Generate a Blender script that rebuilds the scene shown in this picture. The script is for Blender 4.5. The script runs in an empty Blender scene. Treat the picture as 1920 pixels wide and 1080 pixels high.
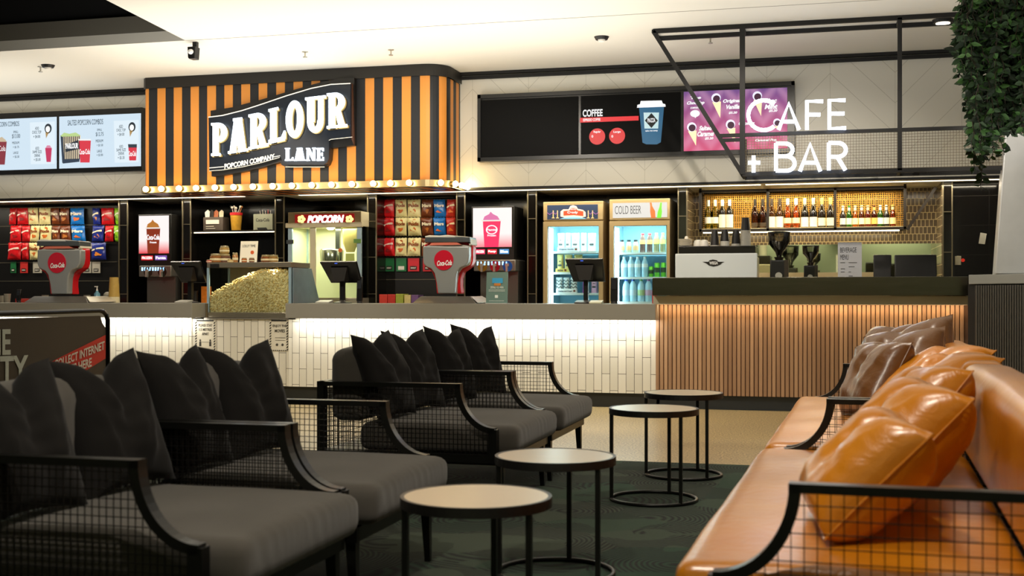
import bpy, bmesh, math, random
from mathutils import Vector, Matrix
random.seed(7)
SC = bpy.context.scene
COL = SC.collection
R = math.radians
# ------------------------------------------------------------------ camera
FPX, HC, CY, YAW = 2290.0, 1.08, 555.0, R(14.6)
CT, ST = math.cos(YAW), math.sin(YAW)
cd = bpy.data.cameras.new('camera'); cam = bpy.data.objects.new('camera', cd); COL.objects.link(cam)
cam.location = (0, 0, HC); cam.rotation_euler = (R(90), 0, YAW)
cd.sensor_width = 36.0; cd.lens = FPX/1920*36.0; cd.shift_y = (CY-540)/1920
cd.dof.use_dof = True; cd.dof.focus_distance = 10.0; cd.dof.aperture_fstop = 4.0
cd.clip_end = 100; cd.clip_start = .05
SC.camera = cam
SC.view_settings.view_transform = 'Standard'; SC.view_settings.look = 'None'
SC.view_settings.gamma = 1; SC.view_settings.exposure = 0.0
SC.view_settings.use_curve_mapping = False
# ------------------------------------------------------------------ world
w = bpy.data.worlds.new('world'); SC.world = w; w.use_nodes = True
w.node_tree.nodes['Background'].inputs[0].default_value = (1, .94, .84, 1)
w.node_tree.nodes['Background'].inputs[1].default_value = 0.11
# ------------------------------------------------------------------ room lights
def area(name, loc, rot, sx, sy, power, col=(1, .93, .82), spread=180):
    l = bpy.data.lights.new(name, 'AREA'); l.shape = 'RECTANGLE'; l.size = sx; l.size_y = sy
    l.energy = power; l.color = col; l.spread = R(spread)
    o = bpy.data.objects.new(name, l); COL.objects.link(o); o.location = loc
    o.rotation_euler = tuple(R(a) for a in rot); return o
def spot(name, loc, tgt, power, ang=70, blend=.4, rad=.04, col=(1, .90, .76)):
    l = bpy.data.lights.new(name, 'SPOT'); l.energy = power; l.spot_size = R(ang); l.spot_blend = blend
    l.shadow_soft_size = rad; l.color = col
    o = bpy.data.objects.new(name, l); COL.objects.link(o); o.location = loc
    d = Vector(tgt)-Vector(loc); o.rotation_euler = d.to_track_quat('-Z', 'Y').to_euler(); return o
# LED lines under the counter top (over the white tiles) and the timber bar
area('counter_led', (-3.48, 11.60, .835), (20, 0, 0), 3.74, .03, 13, (1, .97, .90))
area('counter_led', (-8.2, 11.60, .835), (20, 0, 0), 3.5, .03, 12, (1, .97, .90))
area('bar_led', (-.25, 11.60, .992), (20, 0, 0), 2.9, .03, 4.5, (1, .78, .50))
# LED line in the soffit above the back counter
area('soffit_led', (-8.5, 13.0, 2.21), (0, 0, 0), 4.5, .05, 30, (1, .90, .72))
area('soffit_led', (-3.3, 13.0, 2.21), (0, 0, 0), 5.0, .05, 22, (1, .90, .72))
area('soffit_led', (.35, 13.0, 2.21), (0, 0, 0), 2.6, .05, 22, (1, .88, .66))
# added upward fill panels without fixtures, they brighten the white ceiling
area('ceiling_fill', (-4.2, 10.2, 2.3), (180, 0, 0), 5.6, 3.0, 120, (1, .96, .89))
area('ceiling_fill', (.9, 8.3, 2.1), (180, 0, 0), 3.6, 3.4, 72, (1, .96, .89))
area('ceiling_fill', (-9.6, 11.3, 2.3), (180, 0, 0), 3.6, 1.8, 40, (1, .96, .89))
# downlights over the lounge
spot('downlight', (-.9, 2.1, 3.4), (-1.1, 4.6, 0), 230, 80)
spot('downlight', (-.2, 2.6, 3.4), (-1.8, 3.9, .4), 150, 45)
spot('downlight', (.95, 9.7, 3.4), (1.7, 10.8, 1.7), 110, 60)
spot('downlight', (-.6, 5.6, 3.4), (-.9, 6.9, 0), 110, 75)
spot('downlight', (-.5, 3.6, 3.4), (.2, 4.4, .4), 90, 60)
spot('downlight', (.1, 6.4, 3.4), (.15, 7.0, .4), 90, 60)
spot('downlight', (-3.2, 8.4, 3.4), (-3.6, 11.5, .5), 230, 90)
spot('downlight', (-6.4, 8.6, 3.4), (-7, 11.5, .6), 230, 90)
spot('downlight', (-.6, 8.6, 3.4), (-.4, 11.7, .4), 170, 85)

for x_ in (-3.2, -.9, 1.4, 3.7): spot('wall_fill', (x_, -1.45, 3.4), (x_, -2, 1.6), 190, 90, .6)  # added unseen lamps, they brighten the wall the bar mirror reflects
# ------------------------------------------------------------------ pixel helpers (a pixel + a real depth Y -> point)
def W(px, py, Y):
    u = (px-960)/FPX; s = Y/(CT+ST*u)
    return Vector(((-ST+CT*u)*s, Y, HC-(py-CY)/FPX*s))
def XX(px, Y): return W(px, 0, Y).x
def rect(x0, y0, x1, y1, Y):
    a = W(x0, (y0+y1)/2, Y); b = W(x1, (y0+y1)/2, Y); m = (x0+x1)/2
    return a.x, b.x, W(m, y1, Y).z, W(m, y0, Y).z
def pp(pts, Y): return [(lambda q: (q.x, q.z))(W(a, b, Y)) for a, b in pts]

# ------------------------------------------------------------------ materials
def lin(h):
    h = h.lstrip('#'); c = [int(h[i:i+2], 16)/255 for i in (0, 2, 4)]
    return tuple(((x+.055)/1.055)**2.4 if x > .04045 else x/12.92 for x in c)+(1,)
MC = {}
def mat(hexc, rough=.5, metal=0, emit=0, noise=0, nscale=20, bump=0, bscale=60, coat=0, key=''):
    k = (hexc, rough, metal, emit, noise, nscale, bump, bscale, coat, key)
    if k in MC: return MC[k]
    m = bpy.data.materials.new('surface_'+hexc.strip('#')); m.use_nodes = True; nt = m.node_tree
    b = nt.nodes['Principled BSDF']; c = lin(hexc)
    b.inputs['Base Color'].default_value = c; b.inputs['Roughness'].default_value = rough
    b.inputs['Metallic'].default_value = metal
    if key == 'scr': b.inputs['Specular IOR Level'].default_value = .1
    if coat: b.inputs['Coat Weight'].default_value = coat
    if emit:
        b.inputs['Emission Color'].default_value = c; b.inputs['Emission Strength'].default_value = emit
        if emit > .9: b.inputs['Base Color'].default_value = (.02, .02, .02, 1)
    tc = nt.nodes.new('ShaderNodeTexCoord')
    n = nt.nodes.new('ShaderNodeTexNoise'); n.inputs['Scale'].default_value = nscale; n.inputs['Detail'].default_value = 4
    nt.links.new(tc.outputs['Object'], n.inputs['Vector'])
    if noise and not emit:
        r = nt.nodes.new('ShaderNodeMix'); r.data_type = 'RGBA'
        r.inputs[6].default_value = tuple(x*(1-noise) for x in c[:3])+(1,)
        r.inputs[7].default_value = tuple(min(1, x*(1+noise)) for x in c[:3])+(1,)
        nt.links.new(n.outputs['Fac'], r.inputs[0]); nt.links.new(r.outputs[2], b.inputs['Base Color'])
    if bump:
        n2 = nt.nodes.new('ShaderNodeTexNoise'); n2.inputs['Scale'].default_value = bscale; n2.inputs['Detail'].default_value = 5
        nt.links.new(tc.outputs['Object'], n2.inputs['Vector'])
        bp = nt.nodes.new('ShaderNodeBump'); bp.inputs['Strength'].default_value = bump; bp.inputs['Distance'].default_value = .01
        nt.links.new(n2.outputs['Fac'], bp.inputs['Height']); nt.links.new(bp.outputs[0], b.inputs['Normal'])
    MC[k] = m; return m
def nmat(name, build):
    m = bpy.data.materials.new(name); m.use_nodes = True; nt = m.node_tree
    build(nt, nt.nodes['Principled BSDF']); return m
def N(nt, t, **kw):
    n = nt.nodes.new(t)
    for k, v in kw.items():
        if k in n.inputs: n.inputs[k].default_value = v
        else: setattr(n, k, v)
    return n
def math_(nt, op, a, b=None):
    n = nt.nodes.new('ShaderNodeMath'); n.operation = op
    for i, x in enumerate((a, b)):
        if x is None: continue
        if isinstance(x, (int, float)): n.inputs[i].default_value = x
        else: nt.links.new(x, n.inputs[i])
    return n.outputs[0]
def mix_(nt, f, a, b):
    r = nt.nodes.new('ShaderNodeMix'); r.data_type = 'RGBA'
    if isinstance(f, (int, float)): r.inputs[0].default_value = f
    else: nt.links.new(f, r.inputs[0])
    for i, x in ((6, a), (7, b)):
        if isinstance(x, tuple): r.inputs[i].default_value = x
        else: nt.links.new(x, r.inputs[i])
    return r.outputs[2]
def pos(nt):
    g = nt.nodes.new('ShaderNodeNewGeometry'); s = nt.nodes.new('ShaderNodeSeparateXYZ')
    nt.links.new(g.outputs['Position'], s.inputs[0]); return g.outputs['Position'], s.outputs

def b_chevron(nt, b):
    p, (x, y, z) = pos(nt)
    t = math_(nt, 'PINGPONG', x, .62)
    v = math_(nt, 'FRACT', math_(nt, 'DIVIDE', math_(nt, 'ADD', z, math_(nt, 'MULTIPLY', t, 1.0)), .30))
    l1 = math_(nt, 'LESS_THAN', v, .022)
    e = math_(nt, 'LESS_THAN', math_(nt, 'PINGPONG', x, .31), .003)
    l = math_(nt, 'MAXIMUM', l1, math_(nt, 'MULTIPLY', e, 0.6))
    nt.links.new(mix_(nt, l, lin('#dcd8ca'), lin('#b9b4a4')), b.inputs['Base Color'])
    b.inputs['Roughness'].default_value = .35
M_chev = nmat('chevron_tile', b_chevron)
def brick(nt, b, swap, c1, c2, mort, bw, rh, ms, rough, off=.5, bump=.3):
    p, (x, y, z) = pos(nt)
    cb = nt.nodes.new('ShaderNodeCombineXYZ')
    nt.links.new(z if swap else x, cb.inputs[0]); nt.links.new(x if swap else z, cb.inputs[1])
    t = N(nt, 'ShaderNodeTexBrick'); t.offset = off; t.inputs['Scale'].default_value = 1
    t.inputs['Color1'].default_value = lin(c1); t.inputs['Color2'].default_value = lin(c2); t.inputs['Mortar'].default_value = lin(mort)
    t.inputs['Mortar Size'].default_value = ms; t.inputs['Mortar Smooth'].default_value = .1
    t.inputs['Brick Width'].default_value = bw; t.inputs['Row Height'].default_value = rh
    nt.links.new(cb.outputs[0], t.inputs['Vector']); nt.links.new(t.outputs['Color'], b.inputs['Base Color'])
    bp = N(nt, 'ShaderNodeBump'); bp.invert = True; bp.inputs['Strength'].default_value = bump; bp.inputs['Distance'].default_value = .004
    nt.links.new(t.outputs['Fac'], bp.inputs['Height']); nt.links.new(bp.outputs[0], b.inputs['Normal'])
    b.inputs['Roughness'].default_value = rough
M_tile = nmat('white_tile', lambda nt, b: brick(nt, b, True, '#dcd7c8', '#cfcaba', '#2e2a24', .325, .0795, .0022, .25))
def b_picket(nt, b):
    brick(nt, b, False, '#5e5244', '#6b5d4c', '#cbb88f', .042, .076, .0035, .15, bump=.8)
M_picket = nmat('picket_tile', b_picket)
def b_dark(nt, b): brick(nt, b, False, '#0b0908', '#100c0a', '#2c261f', .62, .31, .0025, .12, off=0)
M_darktile = nmat('dark_tile', b_dark)
def b_wood(nt, b):
    p, (x, y, z) = pos(nt)
    mp = N(nt, 'ShaderNodeMapping'); mp.inputs['Scale'].default_value = (30, 30, 1.6); nt.links.new(p, mp.inputs[0])
    n = N(nt, 'ShaderNodeTexNoise', Scale=1.0, Detail=6); nt.links.new(mp.outputs[0], n.inputs['Vector'])
    n3 = N(nt, 'ShaderNodeTexNoise', Scale=120., Detail=3); mp2 = N(nt, 'ShaderNodeMapping'); mp2.inputs['Scale'].default_value = (1, 1, .04)
    nt.links.new(p, mp2.inputs[0]); nt.links.new(mp2.outputs[0], n3.inputs['Vector'])
    wn = N(nt, 'ShaderNodeTexWhiteNoise'); wn.noise_dimensions = '1D'
    nt.links.new(math_(nt, 'FLOOR', math_(nt, 'DIVIDE', x, .0405)), wn.inputs['W'])
    f = math_(nt, 'ADD', math_(nt, 'MULTIPLY', n.outputs['Fac'], .42), math_(nt, 'ADD', math_(nt, 'MULTIPLY', wn.outputs['Value'], .35), math_(nt, 'MULTIPLY', n3.outputs['Fac'], .2)))
    nt.links.new(mix_(nt, f, lin('#6e4c33'), lin('#cba37c')), b.inputs['Base Color']); b.inputs['Roughness'].default_value = .5
M_wood = nmat('timber', b_wood)
def b_terrazzo(nt, b):
    p, _ = pos(nt)
    n = N(nt, 'ShaderNodeTexNoise', Scale=70., Detail=3); nt.links.new(p, n.inputs['Vector'])
    n2 = N(nt, 'ShaderNodeTexNoise', Scale=1.2, Detail=2); nt.links.new(p, n2.inputs['Vector'])
    rp = N(nt, 'ShaderNodeMapRange'); rp.inputs[1].default_value = .38; rp.inputs[2].default_value = .62; nt.links.new(n.outputs['Fac'], rp.inputs[0])
    c = mix_(nt, rp.outputs[0], lin('#6e5c38'), lin('#d2bd8a'))
    c2 = mix_(nt, math_(nt, 'MULTIPLY', n2.outputs['Fac'], .35), c, lin('#8d8168'))
    nt.links.new(c2, b.inputs['Base Color']); b.inputs['Roughness'].default_value = .32
M_terr = nmat('terrazzo', b_terrazzo)
def b_carpet(nt, b):
    p, (x, y, z) = pos(nt)
    nw = N(nt, 'ShaderNodeTexNoise', Scale=1.6, Detail=2); nt.links.new(p, nw.inputs['Vector'])
    v = N(nt, 'ShaderNodeTexVoronoi', Scale=1.6); v.feature = 'F1'; nt.links.new(p, v.inputs['Vector'])
    s = math_(nt, 'SINE', math_(nt, 'MULTIPLY', math_(nt, 'ADD', v.outputs['Distance'], math_(nt, 'MULTIPLY', nw.outputs['Fac'], .25)), 190.))
    mk = math_(nt, 'GREATER_THAN', nw.outputs['Fac'], .47)
    s2 = math_(nt, 'MULTIPLY', math_(nt, 'MULTIPLY', math_(nt, 'ADD', s, 1), .5), mk)
    fz = N(nt, 'ShaderNodeTexNoise', Scale=260., Detail=2); nt.links.new(p, fz.inputs['Vector'])
    sep = N(nt, 'ShaderNodeSeparateColor'); nt.links.new(v.outputs['Color'], sep.inputs[0])
    base = mix_(nt, sep.outputs[0], lin('#20402c'), lin('#3e4838'))
    c = mix_(nt, s2, base, lin('#080b08'))
    c = mix_(nt, math_(nt, 'MULTIPLY', fz.outputs['Fac'], .5), c, lin('#10140f'))
    nt.links.new(c, b.inputs['Base Color']); b.inputs['Roughness'].default_value = .95
    bp = N(nt, 'ShaderNodeBump', Strength=.6, Distance=.006)
    nt.links.new(math_(nt, 'ADD', fz.outputs['Fac'], s2), bp.inputs['Height']); nt.links.new(bp.outputs[0], b.inputs['Normal'])
M_carpet = nmat('carpet_pile', b_carpet)
def b_steel(nt, b, c='#8d8a82', rough=.28, axis=(1, 1, 60)):
    b.inputs['Metallic'].default_value = 1
    p, _ = pos(nt)
    mp = N(nt, 'ShaderNodeMapping'); mp.inputs['Scale'].default_value = axis; nt.links.new(p, mp.inputs[0])
    n = N(nt, 'ShaderNodeTexNoise', Scale=6., Detail=4); nt.links.new(mp.outputs[0], n.inputs['Vector'])
    nt.links.new(mix_(nt, n.outputs['Fac'], tuple(k*.8 for k in lin(c)[:3])+(1,), lin(c)), b.inputs['Base Color'])
    nt.links.new(math_(nt, 'ADD', math_(nt, 'MULTIPLY', n.outputs['Fac'], .2), rough-.1), b.inputs['Roughness'])
M_steel = nmat('brushed_steel', b_steel)
M_dsteel = nmat('dark_steel', lambda nt, b: b_steel(nt, b, '#6a665c', .2, (.6, .6, 4)))
M_galv = mat('#c6c8ca', .35, .25, noise=.14, nscale=5)
def b_fabric(nt, b):
    p = N(nt, 'ShaderNodeTexCoord').outputs['Object']
    n = N(nt, 'ShaderNodeTexNoise', Scale=5., Detail=5); nt.links.new(p, n.inputs['Vector'])
    b.inputs['Specular IOR Level'].default_value = .15
    n2 = N(nt, 'ShaderNodeTexNoise', Scale=500., Detail=1); nt.links.new(p, n2.inputs['Vector'])
    nt.links.new(mix_(nt, n.outputs['Fac'], lin('#3d3a35'), lin('#524e48')), b.inputs['Base Color'])
    b.inputs['Roughness'].default_value = .9; b.inputs['Sheen Weight'].default_value = .25
    bp = N(nt, 'ShaderNodeBump', Strength=.25, Distance=.002); nt.links.new(n2.outputs['Fac'], bp.inputs['Height']); nt.links.new(bp.outputs[0], b.inputs['Normal'])
M_fab = nmat('charcoal_fabric', b_fabric)
def b_fabric2(nt, b):
    b_fabric(nt, b)
    for n in nt.nodes:
        if n.type == 'MIX': n.inputs[6].default_value = lin('#0f0e0d'); n.inputs[7].default_value = lin('#191715')
    b.inputs['Sheen Weight'].default_value = .05
M_fab2 = nmat('dark_cushion_fabric', b_fabric2)
def leather(name, c1, c2, rough=.33):
    def f(nt, b):
        p = N(nt, 'ShaderNodeTexCoord').outputs['Object']
        n = N(nt, 'ShaderNodeTexNoise', Scale=3., Detail=5); nt.links.new(p, n.inputs['Vector'])
        n2 = N(nt, 'ShaderNodeTexNoise', Scale=14., Detail=6); n2.inputs['Distortion'].default_value = 1.2; nt.links.new(p, n2.inputs['Vector'])
        v = N(nt, 'ShaderNodeTexVoronoi', Scale=160.); nt.links.new(p, v.inputs['Vector'])
        nt.links.new(mix_(nt, n.outputs['Fac'], lin(c1), lin(c2)), b.inputs['Base Color'])
        b.inputs['Roughness'].default_value = rough; b.inputs['Coat Weight'].default_value = .45; b.inputs['Coat Roughness'].default_value = .24; b.inputs['Coat IOR'].default_value = 1.6
        bp = N(nt, 'ShaderNodeBump', Strength=.35, Distance=.012); nt.links.new(math_(nt, 'ADD', n2.outputs['Fac'], math_(nt, 'MULTIPLY', v.outputs['Distance'], .06)), bp.inputs['Height'])
        nt.links.new(bp.outputs[0], b.inputs['Normal'])
    return nmat(name, f)
M_leath = leather('tan_leather', '#b06204', '#d88c10')
M_leath_shade = leather('tan_leather_shade', '#5c3816', '#784f26')  # tan leather, weaker light on the far pillows put into the colour
def glassy(name, tint, refl=.08, rough=.02):
    m = bpy.data.materials.new(name); m.use_nodes = True; nt = m.node_tree; nt.nodes.clear()
    o = nt.nodes.new('ShaderNodeOutputMaterial'); t = nt.nodes.new('ShaderNodeBsdfTransparent'); g = nt.nodes.new('ShaderNodeBsdfGlossy')
    t.inputs[0].default_value = lin(tint); g.inputs['Roughness'].default_value = rough
    fr = nt.nodes.new('ShaderNodeFresnel'); fr.inputs['IOR'].default_value = 1.0+refl*5
    mx = nt.nodes.new('ShaderNodeMixShader'); nt.links.new(fr.outputs[0], mx.inputs[0]); nt.links.new(t.outputs[0], mx.inputs[1]); nt.links.new(g.outputs[0], mx.inputs[2])
    nt.links.new(mx.outputs[0], o.inputs[0]); return m
M_glass = glassy('clear_glass', '#f4faf6')
M_gbot = {}
def gl(c):
    if c not in M_gbot: M_gbot[c] = glassy('bottle_glass_'+c.strip('#'), c, .1, .05)
    return M_gbot[c]
M_blk = mat('#0c0b0a', .45); M_gblk = mat('#080808', .15); M_frame = mat('#070606', .6)
M_white = mat('#e8e4da', .6); M_wht = mat('#f2f2f2', .4)
M_mirror = mat('#dce6c8', .03, 1)
M_grey = mat('#7b776a', .38, noise=.06, nscale=3)

# ------------------------------------------------------------------ mesh building
ORG = {}
def org(o): return ORG.get(o, Vector((0, 0, 0))) if o else Vector((0, 0, 0))
def tag(o, label=None, cat=None, group=None, kind=None):
    if label: o['label'] = label
    if cat: o['category'] = cat
    if group: o['group'] = group
    if kind: o['kind'] = kind
    return o
def empty(name, loc, label, cat, group=None, rz=0):
    o = bpy.data.objects.new(name, None); COL.objects.link(o); o.location = loc; o.rotation_euler = (0, 0, rz)
    o.empty_display_size = .1; ORG[o] = Vector(loc); return tag(o, label, cat, group)
class MB:
    def __init__(s): s.v = []; s.f = []; s.m = []; s.mi = 0; s.M = None
    def add(s, vs, fs):
        o = len(s.v)
        if s.M is not None: vs = [s.M @ Vector(v) for v in vs]
        s.v += [tuple(v) for v in vs]; s.f += [tuple(i+o for i in f) for f in fs]; s.m += [s.mi]*len(fs); return s
    def box(s, x0, x1, y0, y1, z0, z1):
        if x0 > x1: x0, x1 = x1, x0
        if y0 > y1: y0, y1 = y1, y0
        if z0 > z1: z0, z1 = z1, z0
        return s.add([(x, y, z) for x in (x0, x1) for y in (y0, y1) for z in (z0, z1)],
                     [(0, 1, 3, 2), (4, 6, 7, 5), (0, 4, 5, 1), (2, 3, 7, 6), (0, 2, 6, 4), (1, 5, 7, 3)])
    def prism(s, poly, y0, y1):           # poly of (x,z), extruded along Y
        a = sum(poly[i][0]*poly[(i+1) % len(poly)][1]-poly[(i+1) % len(poly)][0]*poly[i][1] for i in range(len(poly)))
        if a < 0: poly = poly[::-1]
        n = len(poly); vs = [(x, y0, z) for x, z in poly]+[(x, y1, z) for x, z in poly]
        fs = [tuple(range(n)), tuple(range(2*n-1, n-1, -1))]+[(i, i+n, (i+1) % n+n, (i+1) % n) for i in range(n)]
        return s.add(vs, fs)
    def prismx(s, poly, x0, x1):          # poly of (y,z), extruded along X
        a = sum(poly[i][0]*poly[(i+1) % len(poly)][1]-poly[(i+1) % len(poly)][0]*poly[i][1] for i in range(len(poly)))
        if a < 0: poly = poly[::-1]
        n = len(poly); vs = [(x1, y, z) for y, z in poly]+[(x0, y, z) for y, z in poly]
        fs = [tuple(range(n)), tuple(range(2*n-1, n-1, -1))]+[(i, i+n, (i+1) % n+n, (i+1) % n) for i in range(n)]
        return s.add(vs, fs)
    def lathe(s, prof, c=(0, 0, 0), seg=16, sx=1, sy=1):
        vs = []; fs = []; n = len(prof)
        for r, z in prof:
            for i in range(seg):
                a = 2*math.pi*i/seg; vs.append((c[0]+r*sx*math.cos(a), c[1]+r*sy*math.sin(a), c[2]+z))
        for k in range(n-1):
            for i in range(seg):
                j = (i+1) % seg; fs.append((k*seg+i, k*seg+j, (k+1)*seg+j, (k+1)*seg+i))
        fs.append(tuple(range(seg-1, -1, -1))); fs.append(tuple((n-1)*seg+i for i in range(seg)))
        return s.add(vs, fs)
    def tube(s, pts, r, seg=8, closed=False, r2=None, flat=None):
        pts = [Vector(p) for p in pts]; n = len(pts); vs = []; fs = []; up0 = None
        for i, p in enumerate(pts):
            if closed: t = pts[(i+1) % n]-pts[i-1]
            else: t = pts[min(i+1, n-1)]-pts[max(i-1, 0)]
            t.normalize()
            if up0 is None:
                up0 = Vector((0, 0, 1)) if abs(t.z) < .9 else Vector((0, 1, 0))
            a = t.cross(up0).normalized(); b = a.cross(t).normalized(); up0 = b
            rr = r if r2 is None else r+(r2-r)*i/max(1, n-1)
            for k in range(seg):
                g = 2*math.pi*(k+.5)/seg
                ra, rb = (rr, rr) if flat is None else (rr, flat)
                vs.append(p+a*ra*math.cos(g)*(1.414 if seg == 4 else 1)+b*rb*math.sin(g)*(1.414 if seg == 4 else 1))
        for i in range(n if closed else n-1):
            j = (i+1) % n
            for k in range(seg):
                l = (k+1) % seg; fs.append((i*seg+k, i*seg+l, j*seg+l, j*seg+k))
        if not closed: fs += [tuple(range(seg-1, -1, -1)), tuple((n-1)*seg+k for k in range(seg))]
        return s.add(vs, fs)
    def bar(s, p, q, w, h=None, up=(0, 0, 1)):
        p = Vector(p); q = Vector(q); t = (q-p).normalized(); u = Vector(up)
        if abs(t.dot(u)) > .95: u = Vector((0, 1, 0))
        a = t.cross(u).normalized()*(w/2); b = a.cross(t).normalized()*((h or w)/2)
        vs = [p-a-b, p+a-b, p+a+b, p-a+b, q-a-b, q+a-b, q+a+b, q-a+b]
        return s.add(vs, [(0, 3, 2, 1), (4, 5, 6, 7), (0, 1, 5, 4), (1, 2, 6, 5), (2, 3, 7, 6), (3, 0, 4, 7)])
    def sphere(s, c, r, seg=12, rings=8, sz=1):
        pr = [(max(1e-4, r*math.sin(math.pi*k/rings)), -r*sz*math.cos(math.pi*k/rings)) for k in range(rings+1)]
        return s.lathe(pr, c, seg)
    def disc(s, px, py, rx, Y, y1, n=28, ry=None):
        c = W(px, py, Y); k = (W(px+1, py, Y)-c).x
        return s.prism([(c.x+rx*k*math.cos(2*math.pi*i/n), c.z+(ry or rx)*k*math.sin(2*math.pi*i/n)) for i in range(n)], Y, y1)
    def build(s, name, mats, parent=None, smooth=False, bevel=0, sub=0, label=None, cat=None, group=None, kind=None, local=False, weld=False):
        if not isinstance(mats, (list, tuple)): mats = [mats]
        if parent is not None: o0 = org(parent)
        elif local: o0 = Vector((0, 0, 0))
        else:
            xs = [v[0] for v in s.v]; ys = [v[1] for v in s.v]; zs = [v[2] for v in s.v]
            o0 = Vector(((min(xs)+max(xs))/2, (min(ys)+max(ys))/2, min(zs)))
        me = bpy.data.meshes.new(name); me.from_pydata([(v[0]-o0.x, v[1]-o0.y, v[2]-o0.z) for v in s.v], [], s.f); me.update()
        for m in mats: me.materials.append(m)
        for p, i in zip(me.polygons, s.m): p.material_index = i; p.use_smooth = smooth
        if weld:
            bm = bmesh.new(); bm.from_mesh(me); bmesh.ops.remove_doubles(bm, verts=bm.verts, dist=1e-5); bmesh.ops.recalc_face_normals(bm, faces=bm.faces); bm.to_mesh(me); bm.free()
        o = bpy.data.objects.new(name, me); COL.objects.link(o)
        if parent is not None: o.parent = parent; ORG[o] = o0.copy()
        else: o.location = o0; ORG[o] = o0.copy()
        if bevel:
            b = o.modifiers.new('bevel', 'BEVEL'); b.width = bevel; b.segments = 3; b.limit_method = 'ANGLE'
            for p in me.polygons: p.use_smooth = True
            try: me.set_sharp_from_angle(angle=R(35))
            except Exception: pass
        if sub: m_ = o.modifiers.new('sub', 'SUBSURF'); m_.levels = sub; m_.render_levels = sub
        if smooth and not bevel and not sub:
            try: me.set_sharp_from_angle(angle=R(50))
            except Exception: pass
        return tag(o, label, cat, group, kind)
def struct(name, mb, m, **k): return mb.build(name, m, kind='structure', **k)
def copy_tree(o, loc=None, rz=None, label=None, parent=None):
    c = o.copy(); COL.objects.link(c)
    if parent is not None: c.parent = parent
    if loc is not None: c.location = loc
    if rz is not None: c.rotation_euler = (c.rotation_euler[0], c.rotation_euler[1], rz)
    if label: c['label'] = label
    for ch in list(o.children): copy_tree(ch, parent=c)
    return c
FC = {}
def fontmesh(s, bold, ext):
    k = (s, bold, ext)
    if k not in FC:
        cu = bpy.data.curves.new('lettering', 'FONT'); cu.body = s; cu.offset = bold; cu.extrude = ext; cu.resolution_u = 4
        cu.align_x = 'LEFT'; o = bpy.data.objects.new('lettering', cu); COL.objects.link(o)
        me = bpy.data.meshes.new_from_object(o.evaluated_get(bpy.context.evaluated_depsgraph_get()))
        bpy.data.objects.remove(o)
        FC[k] = ([tuple(v.co) for v in me.vertices], [tuple(p.vertices) for p in me.polygons]); bpy.data.meshes.remove(me)
    return FC[k]
def addtext(mb, s, x0, x1, z0, z1, y, bold=.02, shear=0, slope=0, thick=.002, warp=None):
    """lettering fitted to a box, facing -Y"""
    vs, fs = fontmesh(s, bold, .01)
    xs = [v[0] for v in vs]; ys = [v[1] for v in vs]; a, b = min(xs), max(xs); c, d = min(ys), max(ys)
    out = []
    for v in vs:
        u = (v[0]-a)/(b-a); t = (v[1]-c)/(d-c); h = z1-z0
        X = x0+u*(x1-x0)+shear*t*h; Z = z0+t*h+slope*u*(x1-x0)
        if warp: X, Z = warp(X, Z)
        out.append((X, y-(v[2]+.01)/.02*thick, Z))
    mb.add(out, fs)
def T(mb, s, x0, y0, x1, y1, Y, **k):
    r = rect(x0, y0, x1, y1, Y); addtext(mb, s, r[0], r[1], r[2], r[3], Y, **k)
def words(lst, name, m, parent, Y):
    mb = MB()
    for it in lst:
        k = it[5] if len(it) > 5 else {}
        T(mb, *it[:5], Y, **k)
    return mb.build(name, m, parent)
ORD = ['first', 'second', 'third', 'fourth', 'fifth', 'sixth', 'seventh', 'eighth', 'ninth', 'tenth', 'eleventh', 'twelfth', 'thirteenth', 'fourteenth', 'fifteenth', 'sixteenth', 'seventeenth']
# ================================================================== SETTING
ZC, YW = 3.48, 12.6
m = MB(); m.box(-14, 6, 7.9, 15, -.1, 0); m.box(-14, 6, -1, 7.9, -.1, -.004); struct('floor', m, M_terr)
m = MB(); m.box(-14, 6, -1, 7.9, -.004, .004); struct('floor_carpet', m, M_carpet)
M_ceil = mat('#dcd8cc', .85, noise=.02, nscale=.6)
ex = lambda y: -5.86+(10.33-y)*.114
m = MB(); m.box(-14, 6, 10.33, YW, ZC, ZC+.1)
vs = [(ex(-1), -1, ZC), (6, -1, ZC), (6, 10.33, ZC), (-5.86, 10.33, ZC)]
m.add(vs+[(a, b, ZC+.1) for a, b, c in vs], [(3, 2, 1, 0), (4, 5, 6, 7), (0, 1, 5, 4), (1, 2, 6, 5), (2, 3, 7, 6), (3, 0, 4, 7)])
struct('ceiling', m, M_ceil)
m = MB(); m.box(-14, -5.86, 10.33, 10.36, ZC+.1, ZC+.26); struct('trim_1', m, mat('#6b675c', .8))
m = MB(); m.box(-14, 6, -1, 10.9, 4.5, 4.6); m.box(-14, -3, 10.36, 10.4, ZC+.26, 4.5)
m.add([(ex(-1)+.02, -1, ZC+.1), (-5.84, 10.33, ZC+.1), (-5.84, 10.33, 4.5), (ex(-1)+.02, -1, 4.5)], [(0, 1, 2, 3)])
struct('ceiling_void', m, mat('#040404', .9))
m = MB(); m.box(-5.86, 5, 10.325, 10.333, ZC-.002, ZC+.001); struct('trim_2', m, mat('#8e8a7e', .8))
m = MB(); m.box(-14, 4, YW, YW+.1, 2.235, ZC); struct('wall_back', m, M_chev)
m = MB(); m.box(-14, 6, -2.2, -2.0, 0, 3.6); m.box(-14, 6, -2.0, -1.0, -.1, 0); struct('wall_front', m, mat('#a9b090', .8, noise=.04, nscale=2))
m = MB(); m.box(-14, 4, YW-.03, YW, ZC-.075, ZC-.04); m.box(-14, 4, YW-.05, YW, ZC-.03, ZC); struct('trim_3', m, M_frame)
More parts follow.
